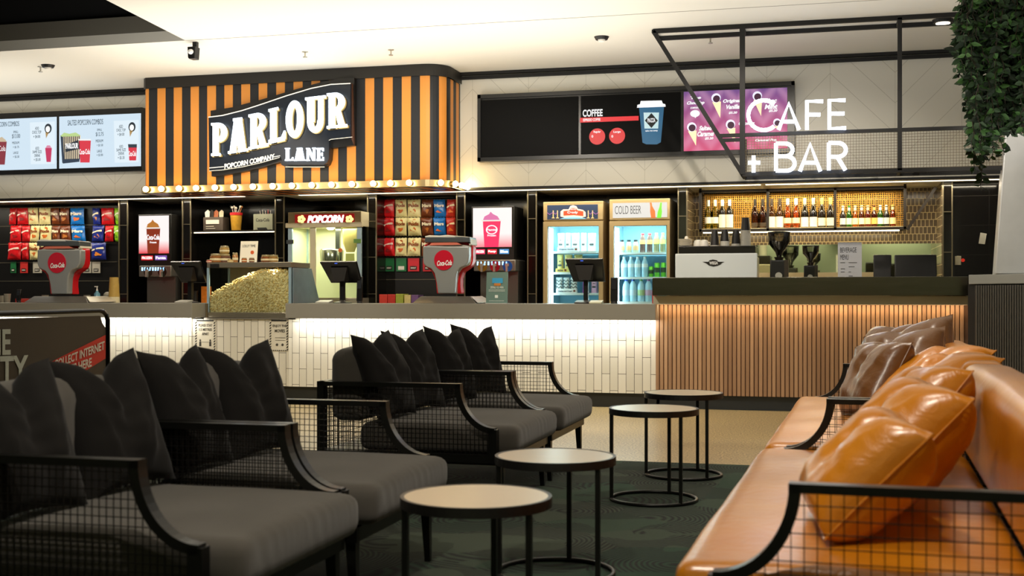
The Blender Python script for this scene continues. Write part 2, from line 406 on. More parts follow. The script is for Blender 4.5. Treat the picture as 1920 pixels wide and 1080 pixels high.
m = MB(); m.box(-14, 4, YW-.012, YW+.02, 2.222, 2.245); struct('trim_4', m, M_frame)
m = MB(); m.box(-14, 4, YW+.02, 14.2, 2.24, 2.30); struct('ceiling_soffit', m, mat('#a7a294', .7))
LEDW = mat('#fff0cf', .5, emit=3)
for x0, x1 in ((-11.4, -6.6), (-5.9, -.7), (-.65, 1.9)):
    m = MB(); m.box(x0, x1, 12.93, 13.0, 2.236, 2.24); m.build('soffit_light', LEDW, label={-11.4: 'warm white linear light in the soffit above the left snack rack', -5.9: 'warm white linear light in the soffit above the popcorn machine and fridges', -.65: 'warm white linear light in the soffit above the bar bottle shelf'}[x0], cat='linear light')
# alcove walls behind the counters
m = MB(); m.box(-14, 4, 13.85, 13.95, 0, 2.24); struct('wall_alcove', m, M_darktile)
for px0, px1, Yb in ((224, 240, 13.85), (343, 358, 13.85), (517, 533, 13.85), (690, 706, 13.85), (857, 872, 13.85), (990, 1006, 13.85), (1272, 1288, 13.85), (1768, 1785, 13.85)):
    x0, x1 = XX(px0, 13.1), XX(px1, 13.1)
    m = MB(); m.box(x0, x1, 13.1, Yb, 0, 2.24)
    m.mi = 1
    for x in (x0, x1): m.box(x-.006, x+.006, 13.085, 13.1, 0, 2.24)
    for z in (2.21, 1.93, 1.52, 1.10): m.box(x0, x1, 13.09, 13.1, z, z+.008)
    struct('wall_pillar', m, [mat('#0e0b09', .12, key='pil'), mat('#857a62', .3, .6)])
# tiled return beside the bar alcove
x0 = XX(1288, 13.1)
def b_ret(nt, b):
    p, (x, y, z) = pos(nt); cb = nt.nodes.new('ShaderNodeCombineXYZ'); nt.links.new(y, cb.inputs[0]); nt.links.new(z, cb.inputs[1])
    t = N(nt, 'ShaderNodeTexBrick'); t.inputs['Scale'].default_value = 1; t.offset = 0
    for k, v in (('Color1', lin('#6b5c48')), ('Color2', lin('#766650')), ('Mortar', lin('#c9b78e'))): t.inputs[k].default_value = v
    t.inputs['Mortar Size'].default_value = .004; t.inputs['Brick Width'].default_value = .2; t.inputs['Row Height'].default_value = .1
    nt.links.new(cb.outputs[0], t.inputs['Vector']); nt.links.new(t.outputs['Color'], b.inputs['Base Color']); b.inputs['Roughness'].default_value = .15
M_ret = nmat('return_tile', b_ret)
m = MB(); m.box(x0, x0+.012, 13.11, 13.84, 0, 2.24); struct('wall_return', m, M_ret)
x1b = XX(1768, 13.1)
m = MB(); m.box(x1b-.012, x1b, 13.11, 13.84, 0, 2.24); struct('wall_return', m, M_ret)
m = MB(); m.box(x0+.012, x1b-.012, 13.80, 13.85, 0, 2.24); struct('wall_bar_tile', m, M_picket)
r = rect(1405, 458, 1762, 530, 13.78)
m = MB(); m.box(r[0], r[1], 13.785, 13.80, .95, r[3]); m.build('mirror', M_mirror, label='long low mirror behind the bar below the tiled splashback', cat='mirror')
# dark end wall beyond the bar
m = MB(); m.box(XX(1785, 13.1), 3.2, 13.2, 13.3, 0, 2.24); struct('wall_right', m, nmat('dark_tile_right', lambda nt, b: brick(nt, b, False, '#060505', '#0a0908', '#1c1916', .52, .30, .0025, .12, off=0)))

# ================================================================== COUNTERS
YC = 11.45
M_ctop = mat('#87847a', .35, noise=.04, nscale=2)
M_kick = mat('#20211f', .45)
def counter(x0, x1, label, bx0, bx1):
    c = empty('service_counter', ((x0+x1)/2, 11.8, 0), label, 'counter')
    m = MB(); m.box(x0, x1, YC, 12.2, .854, 1.005); m.build('countertop', M_ctop, c, bevel=.003)
    m = MB(); m.box(bx0, bx1, 11.70, 12.1, .14, .854); m.build('tiled_front', M_tile, c)
    m = MB(); m.box(bx0, bx1, 11.735, 12.1, 0, .14); m.build('kickboard', M_kick, c)
    m = MB(); m.box(x0+.02, x1-.02, 11.56, 11.66, .8532, .8538); m.build('led_strip', mat('#fffaf0', .5, emit=6), c)
    return c
xl1 = XX(360, YC); xr0, xr1 = XX(535, YC), XX(1229, YC)
counter(-11.5, xl1, 'grey topped white tiled counter at the far left, carrying the left soda tower', -11.5, XX(359, 11.7))
counter(xr0, xr1, 'long grey topped white tiled counter in the middle, lit from under its top', XX(541, 11.7), xr1)
# recessed middle section with popcorn warmer
c = empty('recessed_counter', ((xl1+xr0)/2, 12, 0), 'recessed white tiled counter section below the popcorn warmer', 'counter')
r0_, r1_ = XX(359, 11.7)+.002, XX(541, 11.7)-.002
m = MB(); m.box(r0_, r1_, 11.72, 12.2, .14, .835); m.build('tiled_front', M_tile, c)
m = MB(); m.box(r0_, r1_, 11.75, 12.2, 0, .14); m.build('kickboard', M_kick, c)
m = MB(); m.box(xl1+.002, xr0-.002, 11.70, 12.2, .836, .850); m.mi = 1; m.box(xl1+.002, XX(388, 11.73), 11.73, 12.2, .851, 1.0); m.build('shelf_top', [mat('#8a857a', .3, .5), mat('#5c5038', .4)], c)
# bar
xb0, xb1 = XX(1230, 11.7), XX(1815, 11.7)
c = empty('bar_counter', ((xb0+xb1)/2, 11.9, 0), 'raised bar counter with vertical timber slats and a dark steel top panel', 'counter')
m = MB(); nsl = int((xb1-xb0)/.0405); x = xb0
while x < xb1-.03:
    m.box(x, x+.032, 11.68, 11.72, .135, 1.0); x += .0405
m.build('timber_slats', M_wood, c, bevel=.003)
m = MB(); m.box(xb0+.001, xb1, 11.697, 12.2, .14, 1.0); m.build('slat_backing', mat('#5e4029', .7), c)
m = MB(); m.box(xb0, xb1, 11.735, 12.2, 0, .135); m.build('kickboard', mat('#23272a', .35), c)
m = MB(); m.box(xb0, xb1, 11.50, 12.2, 1.0, 1.082); m.build('lower_lip', mat('#c4bba2', .35, noise=.05, nscale=2), c, bevel=.004)
m = MB(); m.box(XX(1223, 11.4), XX(1815, 11.4), 11.40, 11.8, 1.084, 1.252); m.build('top_panel', M_dsteel, c, bevel=.003)
m = MB(); m.box(xb0, xb1, 11.8, 12.9, 1.084, 1.10); m.build('work_surface', M_steel, c)
m = MB(); m.box(xb0+.02, xb1-.02, 11.58, 11.66, .9990, .9998); m.build('led_strip', mat('#ffc98a', .5, emit=4), c)
r = rect(1420, 511, 1668, 519, 13.2)
m = MB(); m.box(r[0], r[1], 13.12, 13.78, 0, r[3]); m.box(r[1], x1b-.02, 13.12, 13.78, 0, 1.05); m.build('back_bar_bench', mat('#cdb98d', .4), label='pale timber bench behind the bar below the mirror', cat='bench')
m = MB(); e_ = XX(988, 13.1); m.box(-11.5, e_, 12.88, 13.08, 0, .955); m.box(-11.5, e_, 12.84, 13.08, .955, .975)
for p_, q_ in ((-100, 222), (242, 341), (360, 515), (535, 688), (708, 855), (874, 988)): m.box(XX(p_, 13.1)+.01, XX(q_, 13.1)-.01, 13.08, 13.40, .955, .975)
m.build('back_counter', mat('#15130f', .3), label='low dark back counter running in front of the black tiled pillars', cat='counter')
# ribbed divider and its slab, right edge
c = empty('ribbed_divider', (1.9, 10.6, 0), 'dark ribbed divider with a grey slab top at the right edge behind the leather sofas', 'divider')
A = Vector((XX(1829, 11.0), 11.0)); B = Vector((XX(1990, 10.3), 10.3)); D = Vector((.25, 1.0)).normalized()*.9
P0 = Vector((XX(1815, 11.1), 11.1))
def quad(m, p, q, d, z0, z1):
    vs = [(p.x, p.y), (q.x, q.y), (q.x+d.x, q.y+d.y), (p.x+d.x, p.y+d.y)]
    m.add([(a, b, z0) for a, b in vs]+[(a, b, z1) for a, b in vs], [(3, 2, 1, 0), (4, 5, 6, 7), (0, 1, 5, 4), (1, 2, 6, 5), (2, 3, 7, 6), (3, 0, 4, 7)])
m = MB(); quad(m, P0, B+Vector((.02, .0)), D, 0, 1.18); m.build('core', mat('#070707', .6), c)
m = MB(); n = 34
for i in range(n):
    p = A.lerp(B, i/n); q = A.lerp(B, (i+.62)/n); quad(m, p-Vector((0, .03)), q-Vector((0, .03)), Vector((0, .1)), .0, 1.17)
m.build('ribs', mat('#403e39', .5, noise=.15), c)
m = MB(); quad(m, P0-Vector((0, .05)), B-Vector((-.03, .05)), D*1.05, 1.18, 1.26); m.build('slab_top', mat('#82837e', .45), c, bevel=.004)
# metal column standing on the divider
m = MB()
b0 = W(1866, 517, 10.8)
col = [(b0.x, b0.x+1.4, 1.262), (W(1885, 262, 10.8).x, b0.x+1.3, 2.42)]
vs = []
for xa, xb, z in col: vs += [(xa, 10.8, z), (xb, 10.8, z), (xb, 11.4, z), (xa+.05, 11.4, z)]
m.add(vs, [(3, 2, 1, 0), (4, 5, 6, 7), (0, 1, 5, 4), (1, 2, 6, 5), (2, 3, 7, 6), (3, 0, 4, 7)])
cc = m.build('metal_planter_column', M_galv, bevel=.01, label='pale galvanised metal planter column standing on the ribbed divider under the vines', cat='planter')

# ================================================================== STRIPED BOX SIGN CANOPY
YB = 12.0; xa, xb = XX(270, YB), -3.86; rad = .22
c = empty('striped_canopy', ((xa+xb)/2, 12.3, 2.2), 'orange and black striped popcorn shop canopy with a row of bulbs along its base', 'canopy')
path = [(xa, YW)]+[(xa, YB+.03), (xa+.03, YB)]
n = 10
for i in range(n+1):
    a = math.pi/2*i/n; path.append((xb-rad+rad*math.sin(a), YB+rad-rad*math.cos(a)))
path.append((xb, YW))
def sweep(m, path, z0, z1, off=0):
    ins = []
    for i, p in enumerate(path):
        t = Vector(path[min(i+1, len(path)-1)])-Vector(path[max(i-1, 0)]); t.normalize(); ins.append((p[0]+t.y*off, p[1]-t.x*off))
    k = len(ins); m.add([(x, y, z0) for x, y in ins]+[(x, y, z1) for x, y in ins], [(i, i+1, i+1+k, i+k) for i in range(k-1)])
# stripes: walk the path in equal steps
fine = [Vector(path[0])]
for i in range(len(path)-1):
    a, b = Vector(path[i]), Vector(path[i+1]); L = (b-a).length; s_ = max(1, int(L/.005))
    for k in range(1, s_+1): fine.append(a.lerp(b, k/s_))
SW = .1015; acc = 0.03; m = MB(); k = len(fine)
vs = [(p.x, p.y, 2.28) for p in fine]+[(p.x, p.y, 3.36) for p in fine]; m.add(vs, [(i, i+1, i+1+k, i+k) for i in range(k-1)])
dist = 0; x_start = XX(277, YB)
for i in range(k-1):
    dist += (fine[i+1]-fine[i]).length
    s_ = dist-(YW-YB)-(x_start-xa)
    m.m[i] = 1 if int(math.floor(s_/SW)) % 2 == 0 else 0
def sw(h, r=.5):
    return mat(h, r, noise=.02, nscale=3)
st = m.build('striped_panel', [sw('#dd8f3a'), sw('#15171c')], c)
m = MB(); sweep(m, path, 3.36, ZC-.002, .02); sweep(m, path, 3.36, 3.362, .0)
k = len(path); m.add([(x, y, 3.36) for x, y in path]+[(x, y-.02, 3.36) for x, y in path], [(i, i+1, i+1+k, i+k) for i in range(k-1)]); m.build('top_band', mat('#1a1713', .5), c)
m = MB()
sweep(m, path, 2.21, 2.28, .05)
k = len(path)
m.add([(x, y, 2.28) for x, y in path]+[(x+(.05 if x > xb-.01 else 0), y-.05, 2.28) for x, y in path], [(i, i+1, i+1+k, i+k) for i in range(k-1)])
m.build('bulb_rail', mat('#c8b48a', .3, .6), c)
m = MB(); fl = [(x, y, 2.209) for x, y in path]; m.add(fl, [tuple(range(len(fl)))])
def b_under(nt, b):
    p, (x, y, z) = pos(nt)
    s = math_(nt, 'LESS_THAN', math_(nt, 'FRACT', math_(nt, 'DIVIDE', math_(nt, 'SUBTRACT', x, math_(nt, 'MULTIPLY', y, .3)), .20)), .5)
    nt.links.new(mix_(nt, s, lin('#1a0d08'), lin('#d9782c')), b.inputs['Base Color']); b.inputs['Roughness'].default_value = .25
m.build('underside', nmat('striped_underside', b_under), c)
M_bulb = mat('#ffdf9a', .5, emit=45)
def bulb(x, y, dx=0, dy=-1):
    d = Vector((dx, dy, 0))
    m = MB(); p = Vector((x, y, 2.246)); m.tube([p, p+d*.03], .028, 12); o = m.build('socket', mat('#8a7440', .35, .7), c)
    m = MB(); m.sphere(tuple(p+d*.052), .030, 12, 8); m.build('bulb', M_bulb, c, smooth=True)
for px in (278, 307, 340, 372, 407, 442, 478, 515, 551, 588, 625, 663, 703, 735, 770): bulb(XX(px, YB-.05), YB-.05)
a = math.pi*.22; bulb(xb-rad+(rad+.05)*math.sin(a), YB+rad-(rad+.05)*math.cos(a), math.sin(a), -math.cos(a))
a = math.pi*.42; bulb(xb-rad+(rad+.05)*math.sin(a), YB+rad-(rad+.05)*math.cos(a), math.sin(a), -math.cos(a))
for yy in (12.32, 12.44, 12.54): bulb(xb+.05, yy, 1, 0)
# --------------------------------------------------- slab serif glyphs
def ring(cx, cy, rx, ry, ix, iy, a0=0, a1=360, n=20):
    o = []
    for i in range(n):
        t0 = R(a0+(a1-a0)*i/n); t1 = R(a0+(a1-a0)*(i+1)/n)
        o.append([(cx+rx*math.cos(t0), cy+ry*math.sin(t0)), (cx+rx*math.cos(t1), cy+ry*math.sin(t1)), (cx+ix*math.cos(t1), cy+iy*math.sin(t1)), (cx+ix*math.cos(t0), cy+iy*math.sin(t0))])
    return o
def rc(x0, y0, x1, y1): return [(x0, y0), (x1, y0), (x1, y1), (x0, y1)]
G = {
 'P': [rc(.1, 0, .42, 1), rc(0, 0, .56, .07), rc(0, .93, .42, 1)]+ring(.42, .71, .55, .29, .2, .17, -90, 90)+[rc(.3, .93, .45, 1), rc(.3, .42, .43, .54)],
 'R': [rc(.1, 0, .40, 1), rc(0, 0, .5, .07), rc(0, .93, .42, 1)]+ring(.42, .73, .50, .27, .18, .16, -90, 90)+[rc(.3, .46, .45, .57), [(.42, .52), (.68, .5), (.92, .05), (.60, .05)], rc(.56, 0, 1.04, .07)],
 'A': [[(.08, 0), (.38, 0), (.55, .98), (.33, .98)], [(.56, 0), (.93, 0), (.70, .98), (.36, .98)], rc(.25, .2, .75, .32), rc(0, 0, .42, .07), rc(.52, 0, 1.03, .07), rc(.27, .92, .72, 1)],
 'L': [rc(.1, 0, .45, 1), rc(0, .93, .56, 1), rc(0, 0, .95, .11), [(.72, .05), (1, .05), (1, .27), (.93, .27)]],
 'O': ring(.5, .5, .5, .52, .17, .34, 0, 360, 32),
 'U': [rc(.1, .3, .43, 1), rc(.64, .3, .88, 1), rc(0, .93, .54, 1), rc(.54, .93, 1, 1)]+ring(.49, .32, .39, .34, .12, .18, 180, 360),
 'N': [rc(.08, 0, .26, 1), rc(.74, 0, .92, 1), [(.08, 1), (.34, 1), (.92, 0), (.66, 0)], rc(0, 0, .36, .07), rc(0, .93, .3, 1), rc(.64, .93, 1, 1)],
 'E': [rc(.1, 0, .42, 1), rc(0, 0, .95, .13), rc(0, .87, .92, 1), rc(.4, .44, .75, .56), rc(.8, .1, .95, .28), rc(.78, .74, .92, .9), rc(.7, .36, .78, .64)]}
def glyph(mb, ch, l, r_, top, bot, Y, th, slope=0, dx=0, dy=0):
    # l,r_,top,bot are sign pixels (x5.4 crop); letters stand on a rising baseline
    for poly in G[ch]:
        pts = []
        for gx, gy in poly:
            X = l+gx*(r_-l)+dx; Yp = bot-gy*(bot-top)-slope*gx*(r_-l)+dy; pts.append((380+X/5.4, 140+Yp/5.4))
        mb.prism(pp(pts, Y), Y, Y+th)
S = lambda pts: [(380+x/5.4, 140+y/5.4) for x, y in pts]
s = empty('shop_sign', (W(530, 250, 11.9).x, 11.95, W(530, 325, 11.9).z), 'dark sign reading PARLOUR LANE POPCORN COMPANY on the striped canopy', 'sign')
back = S([(80, 365), (300, 330), (600, 250), (900, 160), (1200, 75), (1400, 38), (1535, 30), (1535, 715), (1300, 745), (1290, 860), (1270, 910), (1235, 935), (840, 935), (800, 915), (785, 885), (600, 940), (400, 985), (200, 1020), (90, 1030)])
m = MB(); m.prism(pp(back, 11.93), 11.93, 11.999); m.build('backing_panel', mat('#0b0908', .4), s)
m = MB(); m.prism(pp(S([(1497, 90), (1512, 90), (1530, 710), (1497, 632)]), 11.9), 11.9, 11.93); m.build('edge_strip', mat('#4b2c1c', .5), s)
front = S([(60, 432), (200, 415), (400, 365), (600, 300), (850, 215), (1100, 140), (1300, 100), (1497, 90), (1497, 632), (1300, 655), (1278, 670), (1278, 850), (1260, 890), (1225, 912), (860, 912), (810, 890), (790, 830), (600, 890), (400, 935), (200, 965), (68, 975)])
m = MB(); m.prism(pp(front, 11.87), 11.87, 11.93); m.build('front_panel', mat('#0a1420', .35), s)
edge = S([(60, 432), (200, 415), (400, 365), (600, 300), (850, 215), (1100, 140), (1300, 100), (1497, 90)])
M_line = mat('#e9e2d2', .5, emit=.5)
def strip(m, e, Y, d0, d1, th):
    m = MB()
    for i in range(len(e)-1):
        a, b = e[i], e[i+1]; m.prism(pp([(a[0], a[1]+d0), (b[0], b[1]+d0), (b[0], b[1]+d1), (a[0], a[1]+d1)], Y), Y-th, Y)
    m.build('outline_stripe', M_line, s)
strip(m, edge, 11.87, -1, .6, .006)
strip(m, S([(68, 945), (215, 932)]), 11.87, -.7, .7, .006); strip(m, S([(715, 835), (785, 822)]), 11.87, -.7, .5, .006)
strip(m, S([(68, 975), (200, 965), (400, 935), (600, 890), (780, 838)]), 11.87, -.4, .4, .006); strip(m, S([(840, 935), (1235, 935)]), 11.92, -.5, .5, .006)
strip(m, S([(1280, 665), (1300, 655), (1515, 632)]), 11.87, -.4, .4, .006)
LET = [('P', 85, 245, 490, 822), ('A', 255, 445, 452, 800), ('R', 463, 650, 405, 758), ('L', 665, 832, 350, 700), ('O', 840, 1012, 278, 640), ('U', 1037, 1240, 232, 590), ('R', 1255, 1450, 190, 545)]
SL = [.05, .15, .2, .24, .12, .12, .1]
mg = MB(); mw = MB()
for (ch, l, r_, t, b), sl in zip(LET, SL):
    glyph(mg, ch, l, r_, t, b, 11.84, .03, sl, 14, 13); glyph(mg, ch, l, r_, t, b, 11.845, .02, sl, 7, 7); glyph(mw, ch, l, r_, t, b, 11.815, .02, sl)
M_sgn = mat('#e2f2ff', .5, emit=5)
mg.build('letter_shadow', mat('#b49a5e', .5), s); mw.build('lettering', M_sgn, s)
mw = MB()
for k_ in 'NE': G[k_] = [p for p in G[k_]]
for ch, l, r_ in (('L', 832, 912), ('A', 920, 1035), ('N', 1045, 1142), ('E', 1152, 1225)): glyph(mw, ch, l, r_, 742, 872, 11.85, .02, .03)
mw.build('lettering', M_sgn, s)
p0 = W(380+222/5.4, 140+955/5.4, 11.865); p1 = W(380+728/5.4, 140+800/5.4, 11.865)
m = MB(); hh = .055
addtext(m, 'POPCORN COMPANY', p0.x, p1.x, 0, hh, 11.865, bold=.03, thick=.004, warp=lambda X, Z: (X, p0.z+Z+(p1.z-hh*1.0-p0.z)*(((X-p0.x)/(p1.x-p0.x))**1.15)))
m.build('tagline', mat('#e8e4d8', .5, emit=.7), s)

# ================================================================== MENU SCREENS
def SM(h, e=1.0): return mat(h, .5, emit=e)
YS = 12.5
def screen_case(px0, py0l, px1, py0r, h0, h1, label):
    a = W(px0, py0l, YS); b = W(px1, py0r, YS)
    c = empty('menu_screen', ((a.x+b.x)/2, YS, a.z-.7), label, 'menu screen')
    return c
# left bank
c = empty('menu_screen', (W(130, 320, YS).x, YS, W(130, 320, YS).z), 'bright white popcorn combo menu screens on the chevron wall at far left', 'menu screen')
zt, zb = W(130, 209.5, YS).z, W(130, 322, YS).z
m = MB(); m.box(-11.2, W(266, 0, YS).x, YS, YS+.09, zb-.015, zt+.015); m.build('bezel', mat('#060606', .25), c)
YP = YS-.004
for px0, px1 in ((-60, 106), (111, 264)):
    a, b = XX(px0, YP), XX(px1, YP); za, zb_ = W(130, 218, YP).z, W(130, 315.5, YP).z
    m = MB(); m.box(a, b, YP, YS, zb_, za); m.build('display', SM('#cfe3f2', 1.0), c)
# pictures on the left screens (scale: crop 0,160 x6)
Q = lambda pts: [(x/6, 160+y/6) for x, y in pts]
YQ = YP-.002
def poly(name, pts, m_, Y=YQ, par=None, th=.002):
    q = MB(); q.prism(pp(pts, Y), Y, Y+th); return q.build(name, m_, par or c)
def tx(lst, col='#1d3140', Y=YQ-.002, e=.5, name='menu_text', par=None, b=.0):
    for s_, x0, y0, x1, y1 in lst: q = MB(); T(q, s_, x0/6, 160+y0/6, x1/6, 160+y1/6, Y, bold=b, thick=.001); q.build(name, SM(col, e), par or c)
tx([('SALTED POPCORN COMBOS', 762, 385, 1160, 445), ('CORN COMBOS', -8, 408, 216, 462), ('SMALL', 1092, 487, 1148, 512), ('$12.75', 1078, 527, 1165, 577), ('MEDIUM', 1078, 610, 1160, 640), ('+ $1.50', 1088, 660, 1158, 690),
    ('LARGE', 1092, 725, 1148, 755), ('+ $3.00', 1088, 770, 1158, 800), ('ADD', 1340, 445, 1382, 480), ('CHOC TOP', 1310, 487, 1412, 520), ('+ $4.00', 1322, 535, 1398, 573),
    ('ADD', 1342, 672, 1384, 703), ('SAME SIZE', 1310, 710, 1416, 742), ('DRINK', 1332, 750, 1398, 783), ('+ $5.30', 1326, 797, 1400, 835),
    ('SMALL', 150, 510, 205, 537), ('$13.00', 136, 548, 226, 600), ('MEDIUM', 138, 633, 216, 660), ('+ $1.75', 146, 682, 214, 710), ('LARGE', 150, 745, 206, 772), ('+ $3.50', 146, 790, 216, 820),
    ('ADD', 395, 468, 438, 500), ('CHOC TOP', 362, 510, 464, 545), ('+ $4.00', 375, 560, 452, 597), ('ADD', 398, 692, 440, 725), ('SAME SIZE', 366, 732, 470, 765), ('DRINK', 388, 775, 452, 805), ('+ $5.00', 380, 820, 456, 855)])
for dx, lab in ((0, 0), (-944, 18)):
    poly('picture', Q([(1280+dx, 400+lab), (1560+dx, 388+lab), (1560+dx, 865+lab), (1290+dx, 870+lab)]), SM('#dfeef8'), YQ+.001)
    q = MB(); q.disc((1485+dx)/6, 160+(468+lab)/6, 6.6, YQ, YQ+.001, ry=8); q.build('picture', SM('#1a2430', .6), c)
    q = MB(); q.disc((1482+dx)/6, 160+(475+lab)/6, 4, YQ-.001, YQ, ry=5); q.build('picture', SM('#cfd6d8', .9), c)
    poly('picture', Q([(1456+dx, 510+lab), (1500+dx, 500+lab), (1462+dx, 578+lab)]), SM('#b08d55'))
# popcorn box and cups
poly('picture', Q([(680, 560), (710, 570), (722, 880), (700, 870)]), SM('#1c2a3c', .7))
poly('picture', Q([(708, 572), (905, 560), (893, 830), (720, 835)]), SM('#e9d5b0'))
for i in range(9):
    x = 716+i*21; poly('picture', Q([(x, 570), (x+11, 570), (x+13, 832), (x+3, 832)]), SM('#1c2230', .6), YQ-.001)
poly('picture', Q([(715, 830), (895, 825), (892, 860), (705, 880)]), SM('#1c2a3c', .7), YQ-.001)
poly('picture', Q([(730, 670), (880, 615), (885, 715), (735, 752)]), SM('#16202c', .6), YQ-.002)
tx([('PARLOUR', 738, 650, 880, 712)], '#ffffff', YQ-.004, 1.0, b=.04)
poly('picture', Q([(680, 570), (720, 532), (780, 545), (850, 530), (905, 562), (880, 575), (700, 578)]), SM('#b9d48a'), YQ-.001)
for (x0, x1, y0, y1, w_) in ((885, 1022, 605, 868, 1), (1442, 1540, 670, 845, .7)):
    poly('picture', Q([(x0, y0), (x1, y0), (x1-15*w_, y1), (x0+18*w_, y1)]), SM('#d8203c'), YQ-.001)
    poly('picture', Q([(x0-2, y0-2), (x1+2, y0-2), (x1, y0+16), (x0, y0+16)]), SM('#eef2f4'), YQ-.002)
    tx([('Coca-Cola', x0+6, (y0+y1)/2-20, x1-10, (y0+y1)/2+40)], '#ffffff', YQ-.004, 1.0, b=.02)
poly('picture', Q([(1440, 662), (1540, 662), (1538, 700), (1444, 700)]), SM('#1d2c38', .7), YQ-.003)
poly('picture', Q([(-20, 630), (75, 630), (52, 892), (-20, 892)]), SM('#6a2430', .8), YQ-.001)
poly('picture', Q([(-20, 600), (20, 580), (60, 612), (75, 635), (-20, 635)]), SM('#9c8f7c', .9), YQ-.002)
tx([('Cola', -15, 680, 62, 740)], '#ffffff', YQ-.004, 1.0)
poly('picture', Q([(508, 705), (582, 705), (570, 862), (524, 862)]), SM('#c21f57'), YQ-.001)
poly('picture', Q([(512, 705), (530, 675), (560, 675), (580, 705)]), SM('#d98aa8'), YQ-.001)
# right bank
px0, px1 = 896, 1490
c = empty('menu_screen', (W(1190, 290, YS).x, YS, W(1190, 290, YS).z), 'long black menu screens showing COFFEE and pink cones right of the striped canopy', 'menu screen')
zt, zb = W(1190, 165.5, YS).z, W(1190, 294.5, YS).z
m = MB(); m.box(XX(px0, YS), XX(px1, YS), YS+.01, YS+.09, zb, zt)
for z0, z1 in ((zt-.04, zt), (zb, zb+.04)): m.box(XX(px0, YS), XX(px1, YS), YS-.02, YS+.01, z0, z1)
for p in (px0, px1-6): m.box(XX(p, YS), XX(p+6, YS), YS-.02, YS+.01, zb, zt)
m.build('bezel', mat('#0a0a09', .3), c)
zt2, zb2 = W(1190, 176, YP).z, W(1190, 286, YP).z
for i, (a, b, h, e) in enumerate(((901, 1084, '#030303', 0), (1089, 1276, '#040404', 0), (1282, 1476, '#cc5a92', .75))):
    m = MB(); m.box(XX(a, YP), XX(b, YP), YP, YS+.01, zb2, zt2)
    if i == 2:
        def b_pink(nt, bb):
            p, (x, y, z) = pos(nt)
            zz = math_(nt, 'DIVIDE', math_(nt, 'SUBTRACT', z, zb2), zt2-zb2)
            t = math_(nt, 'PINGPONG', x, .13)
            st_ = math_(nt, 'SINE', math_(nt, 'MULTIPLY', math_(nt, 'ADD', z, math_(nt, 'MULTIPLY', t, 1.2)), 30.))
            cc_ = mix_(nt, zz, lin('#e0517f'), lin('#74498f'))
            cc_ = mix_(nt, math_(nt, 'MULTIPLY', math_(nt, 'ADD', st_, 1), .13), cc_, lin('#ffc0e0'))
            nt.links.new(cc_, bb.inputs['Emission Color']); bb.inputs['Emission Strength'].default_value = .9; bb.inputs['Base Color'].default_value = (.02, .02, .02, 1)
        mm = nmat('pink_display', b_pink)
    else: mm = mat(h, .5, key='scr')
    m.build('display', mm, c)
Q2 = lambda pts: [(860+x/3, 130+y/3) for x, y in pts]
def tx2(lst, col, e=1., par=None, b=.02, k=3, ox=860, oy=130, Y=YQ-.002, shear=0, slope=0, name='menu_text'):
    for s_, x0, y0, x1, y1 in lst: q = MB(); T(q, s_, ox+x0/k, oy+y0/k, ox+x1/k, oy+y1/k, Y, bold=b, thick=.001, shear=shear, slope=slope); q.build(name, SM(col, e), par or c)
poly('banner', Q2([(683, 273), (1012, 262), (1012, 287), (683, 300)]), SM('#e8202c'))
tx2([('COFFEE', 698, 225, 810, 266)], '#f4f4f4', b=.03); tx2([('ESPRESSO COFFEE', 700, 276, 797, 291)], '#ffffff')
for x, s_ in ((779, 'Regular'), (891, 'Large')):
    q = MB(); q.disc(860+x/3, 130+(378 if x < 800 else 374)/3, 15, YQ, YQ+.001); q.build('price_disc', SM('#e02a30'), c)
    tx2([(s_, x-20, 345, x+20, 360), ('0', x-32, 370, x-22, 384)], '#ffffff')
def cupshape(pts, col, e, Y=YQ): poly('picture', pts, SM(col, e), Y)
cupshape(Q2([(1014, 210), (1155, 210), (1137, 410), (1115, 422), (1055, 422), (1034, 412)]), '#1d4f70', .8)
cupshape(Q2([(1003, 216), (1005, 200), (1020, 196), (1024, 178), (1142, 175), (1148, 192), (1162, 196), (1164, 210)]), '#ffffff', 1, YQ-.002)
cupshape(Q2([(1040, 243), (1127, 243), (1122, 333), (1045, 333)]), '#a9c4cc', .7, YQ-.002)
cupshape(Q2([(1084, 246), (1120, 288), (1084, 330), (1047, 288)]), '#0b0f14', .3, YQ-.003)
tx2([('PIAZZA', 1062, 275, 1106, 298), ('take me away', 1050, 340, 1120, 352)], '#ffffff', Y=YQ-.005)
